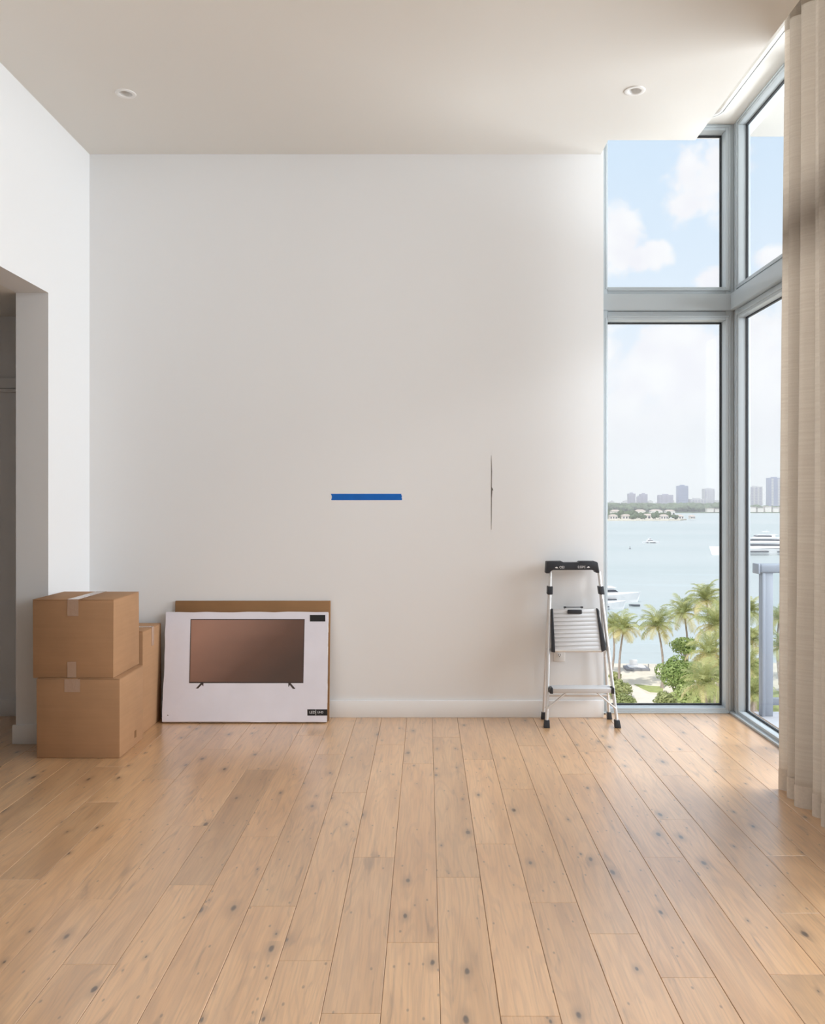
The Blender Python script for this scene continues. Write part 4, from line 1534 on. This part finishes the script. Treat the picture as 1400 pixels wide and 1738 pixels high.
def yacht(name, loc, heading, LEN, beam, free, tiers, label, group=None):
    """bow at local x = 0, stern at x = LEN; heading turns it about z"""
    root = empty(name, loc, (0, 0, heading))
    tag(root, label, 'boat', group)
    secs = []
    for f in (0.0, 0.05, 0.12, 0.25, 0.45, 0.7, 0.9, 1.0):
        hb = beam / 2 * (1 - (1 - min(1, f / 0.42)) ** 2.2) * (1 - 0.08 * max(0, f - 0.6)) + 0.02
        zt_ = free * (1.0 - 0.30 * min(1.0, f / 0.7))
        x_t = LEN * f
        x_b = LEN * (f + 0.035 * (1 - f) ** 3)
        secs.append([(x_t, -hb, zt_), (x_b, -hb * 0.82, 0.25 * free), (x_b, -hb * 0.66, -0.3), (x_b, hb * 0.66, -0.3), (x_b, hb * 0.82, 0.25 * free), (x_t, hb, zt_), (x_t, 0, zt_ + 0.02)])
    # close each section as an open strip; the deck is the lofted top
    b = MB()
    n = 7
    for s in secs:
        b.v += s
    for i in range(len(secs) - 1):
        for k in range(n):
            k2 = (k + 1) % n
            b.f.append((i * n + k, i * n + k2, (i + 1) * n + k2, (i + 1) * n + k))
    b.f.append(tuple(range(n)))
    e = (len(secs) - 1) * n
    b.f.append(tuple(e + k for k in reversed(range(n))))
    b.build('hull', M['hull'], root, local=True)
    for (x0, x1, z0, z1) in ((0.30, 0.62, 0.42, 0.54), (0.72, 0.82, 0.40, 0.50)):
        for s in (-1, 1):
            hb = beam / 2 * 0.93
            MB().box(LEN * x0, LEN * x1, s * hb - 0.06 * beam, s * hb + 0.06 * beam, free * z0 * 0.85, free * z1 * 0.85).build('hull_window', M['tint'], root, local=True)
    for (x0, x1, z0, z1, wf, rake) in tiers:
        h_ = (z1 - z0)
        hb = beam / 2 * wf
        # superstructure tier with raked front and a dark window band
        def sec(x_, z_, k=1.0):
            return x_
        a0, a1 = LEN * x0, LEN * x1
        rk = rake * h_
        b = MB().hexa([(a0, -hb * .8, z0), (a1, -hb, z0), (a1, hb, z0), (a0, hb * .8, z0),
                       (a0 + rk, -hb * .66, z1), (a1 - 0.25 * h_, -hb * .9, z1), (a1 - 0.25 * h_, hb * .9, z1), (a0 + rk, hb * .66, z1)])
        t_ = b.build('deckhouse', M['hull'], root, bevel=0.06 * h_, local=True)
        f0, f1 = 0.42, 0.74
        def P_(f, xx0, xx1, s):
            za = z0 + h_ * f
            ya = lerp(hb * lerp(.8, 1, 0.5), hb * lerp(.66, .9, .5), f)
            return za, ya
        q = []
        for f in (f0, f1):
            xa = a0 + rk * f + 0.02 * LEN
            xb = a1 - 0.25 * h_ * f - 0.04 * LEN
            ya = lerp(hb * .8, hb * .66, f) * 1.03
            yb = lerp(hb * 1.0, hb * .9, f) * 1.01
            q.append([(xa - 0.022 * LEN, -ya * 0.98, z0 + h_ * f), (xb, -yb, z0 + h_ * f), (xb, yb, z0 + h_ * f), (xa - 0.022 * LEN, ya * 0.98, z0 + h_ * f)])
        MB().hexa(q[0] + q[1]).build('window_band', M['tint'], t_, local=True)
        MB().box(a0 + rk * 0.7, a1 + 0.03 * LEN, -hb * 0.95, hb * 0.95, z1, z1 + 0.05 * h_ + 0.03).build('roof_deck', M['hull'], root, local=True)
    top = tiers[-1]
    mx_ = LEN * (top[0] * 0.35 + top[1] * 0.65)
    MB().tube([(mx_, 0, top[3]), (mx_ + 0.1, 0, top[3] + 0.055 * LEN)], [0.10, 0.05], 6).build('mast', M['hull'], root, local=True)
    MB().box(mx_ - 0.03 * LEN, mx_ + 0.01 * LEN, -beam * .22, beam * .22, top[3] + 0.03 * LEN, top[3] + 0.036 * LEN).build('radar_arch', M['hull'], root, local=True)
    return root


a = gp(1203, 942, ZW)
yacht('motor_yacht', (a.x, a.y, ZW), math.radians(4), 44, 8.5, 4.2,
      [(0.26, 0.90, 3.3, 5.9, 0.92, 1.2), (0.40, 0.80, 6.0, 8.0, 0.78, 1.3), (0.50, 0.72, 8.1, 9.6, 0.6, 1.0)],
      'large white motor yacht passing behind the corner post', 'boats on the bay')
a = gp(1275, 932, ZW)
yacht('motor_yacht', (a.x, a.y, ZW), math.radians(6), 48, 9, 4.0,
      [(0.22, 0.90, 3.2, 6.0, 0.92, 1.2), (0.36, 0.82, 6.1, 8.6, 0.8, 1.2), (0.46, 0.70, 8.7, 10.4, 0.6, 1.0)],
      'second white yacht seen over the larger one in the side window', 'boats on the bay')
a = gp(1092, 922, ZW)
yacht('motor_boat', (a.x + 10.2, a.y, ZW), math.radians(178), 10.5, 3.2, 1.35, [(0.36, 0.80, 1.05, 2.1, 0.72, 1.4), (0.50, 0.70, 2.15, 2.9, 0.55, 0.8)],
      'small white motorboat crossing the middle of the bay', 'boats on the bay')
b = MB()
for (x0_, x1_, w_) in ((-26, -1, 0.5), (-60, -26, 0.25)):
    b.v += [(a.x + x0_, a.y - w_, ZW + 0.03), (a.x + x1_, a.y - w_ * 0.6, ZW + 0.03), (a.x + x1_, a.y + w_ * 0.6, ZW + 0.05), (a.x + x0_, a.y + w_, ZW + 0.03)]
    i = len(b.v) - 4
    b.f.append((i, i + 1, i + 2, i + 3))
o = b.build('wake_foam', M['foam'])
tag(o, 'thin white wake trailing behind the small motorboat', 'wake', kind='stuff')
a = gp(1087, 1022, ZW)
yacht('moored_yacht', (a.x, a.y, ZW), math.radians(186), 24, 5.6, 2.6,
      [(0.22, 0.92, 2.0, 3.9, 0.9, 1.4), (0.36, 0.80, 4.0, 5.6, 0.75, 1.2), (0.46, 0.68, 5.7, 6.6, 0.6, 1.0)],
      'white yacht moored off the shore, bow showing beside the end wall', 'boats on the bay')
a = gp(1062, 1033, ZW)
yacht('moored_yacht', (a.x, a.y, ZW), math.radians(186), 16, 4.4, 1.9,
      [(0.30, 0.90, 1.5, 2.9, 0.9, 1.3)],
      'lower white boat moored in front of the shore yacht', 'boats on the bay')
a = gp(1076, 1029, ZW)
dh = loft([[(a.x - 1.3, a.y - .1, ZW + .5), (a.x - 1.2, a.y, ZW), (a.x - 1.3, a.y + .1, ZW + .5)], [(a.x, a.y - .7, ZW + .5), (a.x, a.y, ZW - .1), (a.x, a.y + .7, ZW + .5)], [(a.x + 1.4, a.y - .6, ZW + .45), (a.x + 1.4, a.y, ZW - .1), (a.x + 1.4, a.y + .6, ZW + .45)]])
o = dh.build('dinghy', M['grey_slab'])
tag(o, 'small dark dinghy beside the moored yacht', 'boat', 'boats on the bay')
a = gp(1069, 932, ZW)
o = MB().lathe([(0.02, -0.3), (0.55, -0.1), (0.5, 0.5), (0.15, 0.8), (0.12, 1.6), (0.01, 1.65)], (a.x, a.y, ZW), 10).build('buoy', M['grey_slab'], smooth=True)
tag(o, 'small dark buoy left of the motorboat', 'buoy')

# ---- near island, far shore
def blob_tree_mesh(seed):
    rq = random.Random(seed)
    b = MB()
    for k in range(6):
        c = Vector((rq.uniform(-.5, .5), rq.uniform(-.5, .5), rq.uniform(.35, .75)))
        r_ = rq.uniform(.28, .45)
        bm = bmesh.new()
        bmesh.ops.create_icosphere(bm, subdivisions=2, radius=r_)
        bi = len(b.v)
        for v in bm.verts:
            b.v.append(tuple(c + v.co * rq.uniform(.8, 1.15)))
        for fc in bm.faces:
            b.f.append(tuple(bi + v.index for v in fc.verts))
        bm.free()
    b.tube([(0, 0, 0), (0, 0, .5)], [.06, .04], 6)
    me = bpy.data.meshes.new('island_tree')
    me.from_pydata(b.v, [], b.f)
    me.materials.append(M['far_leaf'])
    return me


BT = [blob_tree_mesh(s) for s in range(4)]
YI = 1105.0
il = []
ra = random.Random(3)
x0i, x1i = (930 - VPX) * YI / F, (1181 - VPX) * YI / F
top = [(x0i, YI - 4), (lerp(x0i, x1i, .3), YI - 8), (lerp(x0i, x1i, .6), YI - 2), (x1i - 18, YI + 8), (x1i, YI + 40), (x1i - 30, YI + 160), (x0i, YI + 190)]
o = MB().prismz(top, ZW - 0.5, ZW + 1.6).build('island', M['sand'])
tag(o, 'low island with villas across the bay', kind='structure')
VL = [(1040, 10, 4.5), (1062, 11, 4.5), (1100, 16, 5), (1126, 10, 4.5), (1152, 10, 4), (1174, 6, 3.5), (950, 12, 5), (985, 12, 5), (1044, 14, 9), (1086, 14, 9.5), (1113, 17, 9.5), (1136, 14, 9)]
villas = [((px - VPX) * (YI + (150 if i >= 8 else 14 + 8 * (i % 3))) / F, YI + (150 if i >= 8 else 14 + 8 * (i % 3)), w_) for i, (px, w_, h_) in enumerate(VL)]
spots = []
for i in range(4000):
    y_ = YI + (9 + 165 * ra.random() ** 1.4)
    xx = lerp(x0i + 10, x1i - 22 - 0.25 * (y_ - YI), ra.random())
    sz = ra.uniform(5.5, 10.0)
    if any(math.hypot(xx - q[0], y_ - q[1]) < (sz + q[2]) * 0.93 for q in spots):
        continue
    if any(abs(xx - vx) < vw / 2 + sz * 1.0 and abs(y_ - vy) < 6 + sz * 1.0 for vx, vy, vw in villas):
        continue
    spots.append((xx, y_, sz))
    if len(spots) >= 170:
        break
for i, (xx, y_, s) in enumerate(spots):
    o = bpy.data.objects.new('island_tree', BT[i % 4])
    COL.objects.link(o)
    o.location = (xx, y_, ZW + 1.5)
    o.scale = (s * 0.98, s * 0.98, s * ra.uniform(.9, 1.25))
    o.rotation_euler = (0, 0, ra.uniform(0, 6))
    tag(o, 'dark leafy tree among the villas on the low island', 'tree', 'trees on the island')
for i, (px, w_, h_) in enumerate(VL):
    back = i >= 8
    y_ = YI + (150 if back else 14 + 8 * (i % 3))
    c = (px - VPX) * y_ / F
    r = empty('island_villa', (c, y_, ZW + 1.6))
    tag(r, 'white villa among trees on the low island', 'house', 'villas on the island')
    MB().box(c - w_ / 2, c + w_ / 2, y_ - 5, y_ + 5, ZW + 1.6, ZW + 1.6 + h_).build('walls', M['far_house'], r)
    MB().hexa([(c - w_ / 2 - .6, y_ - 5.6, ZW + 1.6 + h_), (c + w_ / 2 + .6, y_ - 5.6, ZW + 1.6 + h_), (c + w_ / 2 + .6, y_ + 5.6, ZW + 1.6 + h_), (c - w_ / 2 - .6, y_ + 5.6, ZW + 1.6 + h_),
               (c - w_ / 4, y_ - .6, ZW + 3.6 + h_), (c + w_ / 4, y_ - .6, ZW + 3.6 + h_), (c + w_ / 4, y_ + .6, ZW + 3.6 + h_), (c - w_ / 4, y_ + .6, ZW + 3.6 + h_)]).build('roof', M['far_roof'], r)
    for k in range(3):
        xx = c - w_ / 2 + w_ * (k + .5) / 3
        MB().box(xx - w_ * .09, xx + w_ * .09, y_ - 5.15, y_ - 5.0, ZW + 2.6, ZW + 1.6 + h_ * .75).build('window', M['tint'], r)

YS = 1800.0
o = MB().prismz([(-1500, YS), (200, YS + 10), (500, YS - 8), (640, YS + 4), (2500, YS), (2500, YS + 1600), (-1500, YS + 1600)], ZW - .5, ZW + 2.0).build('far_shore', M['far_leaf'])
tag(o, 'far wooded shore across the bay', kind='structure')
b = MB()
me_src = BT
rs_ = random.Random(9)
for i in range(420):
    me = BT[i % 4]
    y_ = YS + 55 + 300 * rs_.random()
    px = rs_.uniform(820, 1420)
    xx = (px - VPX) * y_ / F
    s = rs_.uniform(11, 18)
    if 1255 < px:
        s *= 0.75
    bi = len(b.v)
    ca, sa = math.cos(i), math.sin(i)
    for v in me.vertices:
        b.v.append((xx + (v.co.x * ca - v.co.y * sa) * s * 1.5, y_ + (v.co.x * sa + v.co.y * ca) * s, ZW + 1.5 + v.co.z * s))
    for pg in me.polygons:
        b.f.append(tuple(bi + q for q in pg.vertices))
me = bpy.data.meshes.new('far_tree_line')
me.from_pydata(b.v, [], b.f)
me.materials.append(M['far_leaf'])
o = bpy.data.objects.new('far_tree_line', me)
COL.objects.link(o)
tag(o, 'dense green tree line along the far shore', 'trees', kind='stuff')
for i, (px, w_, h_) in enumerate([(1204, 14, 7), (1217, 13, 6), (1275, 15, 10), (1289, 12, 8), (1302, 13, 11), (1315, 12, 9), (1328, 12, 10), (1341, 12, 9)]):
    y_ = YS + 12
    c = (px - VPX) * y_ / F
    r = empty('shore_house', (c, y_, ZW + 2))
    tag(r, 'low white house on the far shoreline', 'house', 'low houses on the far shore')
    MB().box(c - w_ / 2, c + w_ / 2, y_ - 6, y_ + 6, ZW + 2, ZW + 2 + h_).build('walls', M['far_house'], r)
    MB().box(c - w_ / 2 - .8, c + w_ / 2 + .8, y_ - 7, y_ + 7, ZW + 2 + h_, ZW + 3 + h_).build('roof', M['far_roof'], r)

# ---- skyline
M['tower_a'] = plain('tower_grey', (0.37, 0.36, 0.48), 0.6)
M['tower_b'] = plain('tower_glass', (0.25, 0.29, 0.46), 0.4)
M['tower_w'] = plain('tower_white', (0.50, 0.50, 0.55), 0.7)
M['tower_s'] = plain('tower_stripe', (0.31, 0.31, 0.42), 0.5)
YT = 2600.0
TW_ = [
    (1067, 1078.5, 837.5, 'tower_a', 2, 'pale slab tower at the left end of the skyline'),
    (1081, 1086.5, 843, 'tower_a', 1, 'slim short tower between two slabs at the left of the skyline'),
    (1087.3, 1099, 838.5, 'tower_a', 2, 'pale slab tower second from left on the skyline'),
    (1119, 1142.5, 840, 'tower_a', 3, 'broad squat block in the middle of the skyline'),
    (1151.5, 1168, 824.5, 'tower_b', 0, 'tallest plain dark tower in the end window skyline'),
    (1169, 1199, 847, 'tower_w', 6, 'wide low white block with dark vertical stripes'),
    (1195.5, 1213, 829.5, 'tower_w', 4, 'striped white tower at the right of the end window skyline'),
    (1273, 1294, 826, 'tower_w', 3, 'striped tower nearest the frame in the side window'),
    (1305.5, 1327, 811, 'tower_b', 2, 'tall blue glass tower beside the curtain'),
]
for i, (xa, xb, yt, mt, ns, lab) in enumerate(TW_):
    y_ = YT + (80 if i == 6 else 0) + 20 * (i % 3)
    pa, pb = at(xa, yt, y_), at(xb, yt, y_)
    w_ = pb.x - pa.x
    dpt = min(w_, 26)
    r = empty('apartment_tower', ((pa.x + pb.x) / 2, y_, ZW + 2))
    tag(r, lab, 'building', 'towers of the far skyline')
    MB().box(pa.x, pb.x, y_, y_ + dpt, ZW + 2, pa.z).build('body', M[mt], r)
    MB().box(pa.x + w_ * .3, pb.x - w_ * .3, y_ + dpt * .3, y_ + dpt * .7, pa.z, pa.z + 3.0).build('roof_plant', M[mt], r)
    for k in range(ns):
        xc = pa.x + w_ * (k + 0.5) / ns
        hw = w_ / ns * (0.27 if mt == 'tower_w' else 0.16)
        mm = M['tower_s'] if mt == 'tower_w' else (M['tower_w'] if mt == 'tower_b' else M['tower_s'])
        MB().box(xc - hw, xc + hw, y_ - 0.8, y_ - 0.1, ZW + 12, pa.z - 2.5).build('window_strip', mm, r)
    nfl = max(4, int((pa.z - ZW) / 9))
    for k in range(nfl):
        zz = ZW + 10 + (pa.z - ZW - 12) * k / nfl
        MB().box(pa.x - .2, pb.x + .2, y_ - 1.0, y_ - 0.75, zz, zz + 1.2).build('floor_band', M[mt], r)
# low city blocks on the horizon behind the trees
rc = random.Random(4)
for i in range(26):
    px = 1030 + i * 12 + rc.uniform(-4, 4)
    y_ = 3200.0 + 45 * (i % 3)
    w_ = rc.uniform(14, 30)
    c = at(px, 0, y_).x
    zt_ = at(px, rc.uniform(848, 855), y_).z
    o = MB().box(c - w_ / 2, c + w_ / 2, y_, y_ + 20, ZW + 2, zt_).box(c - w_ / 5, c + w_ / 5, y_ + 4, y_ + 14, zt_, zt_ + 3).build('city_block', M['tower_w'])
    tag(o, 'hazy low building on the horizon behind the tree line', 'building', 'hazy low buildings on the horizon')

# ---- haze over the bay
HAZE = 0.00024
m = bpy.data.materials.new('bay_haze')
m.use_nodes = True
nt = m.node_tree
nt.nodes.clear()
out = nt.nodes.new('ShaderNodeOutputMaterial')
vs_ = nt.nodes.new('ShaderNodeVolumeScatter')
vs_.inputs['Color'].default_value = (0.97, 0.925, 0.98, 1)
vs_.inputs['Density'].default_value = HAZE
vs_.inputs['Anisotropy'].default_value = 0.0
L(nt, vs_.outputs[0], out.inputs['Volume'])
o = MB().box(-1500, 3000, 350, 5200, ZW + 0.4, 260).build('sea_haze', m)
tag(o, 'pale humid haze over the bay', 'haze', kind='stuff')
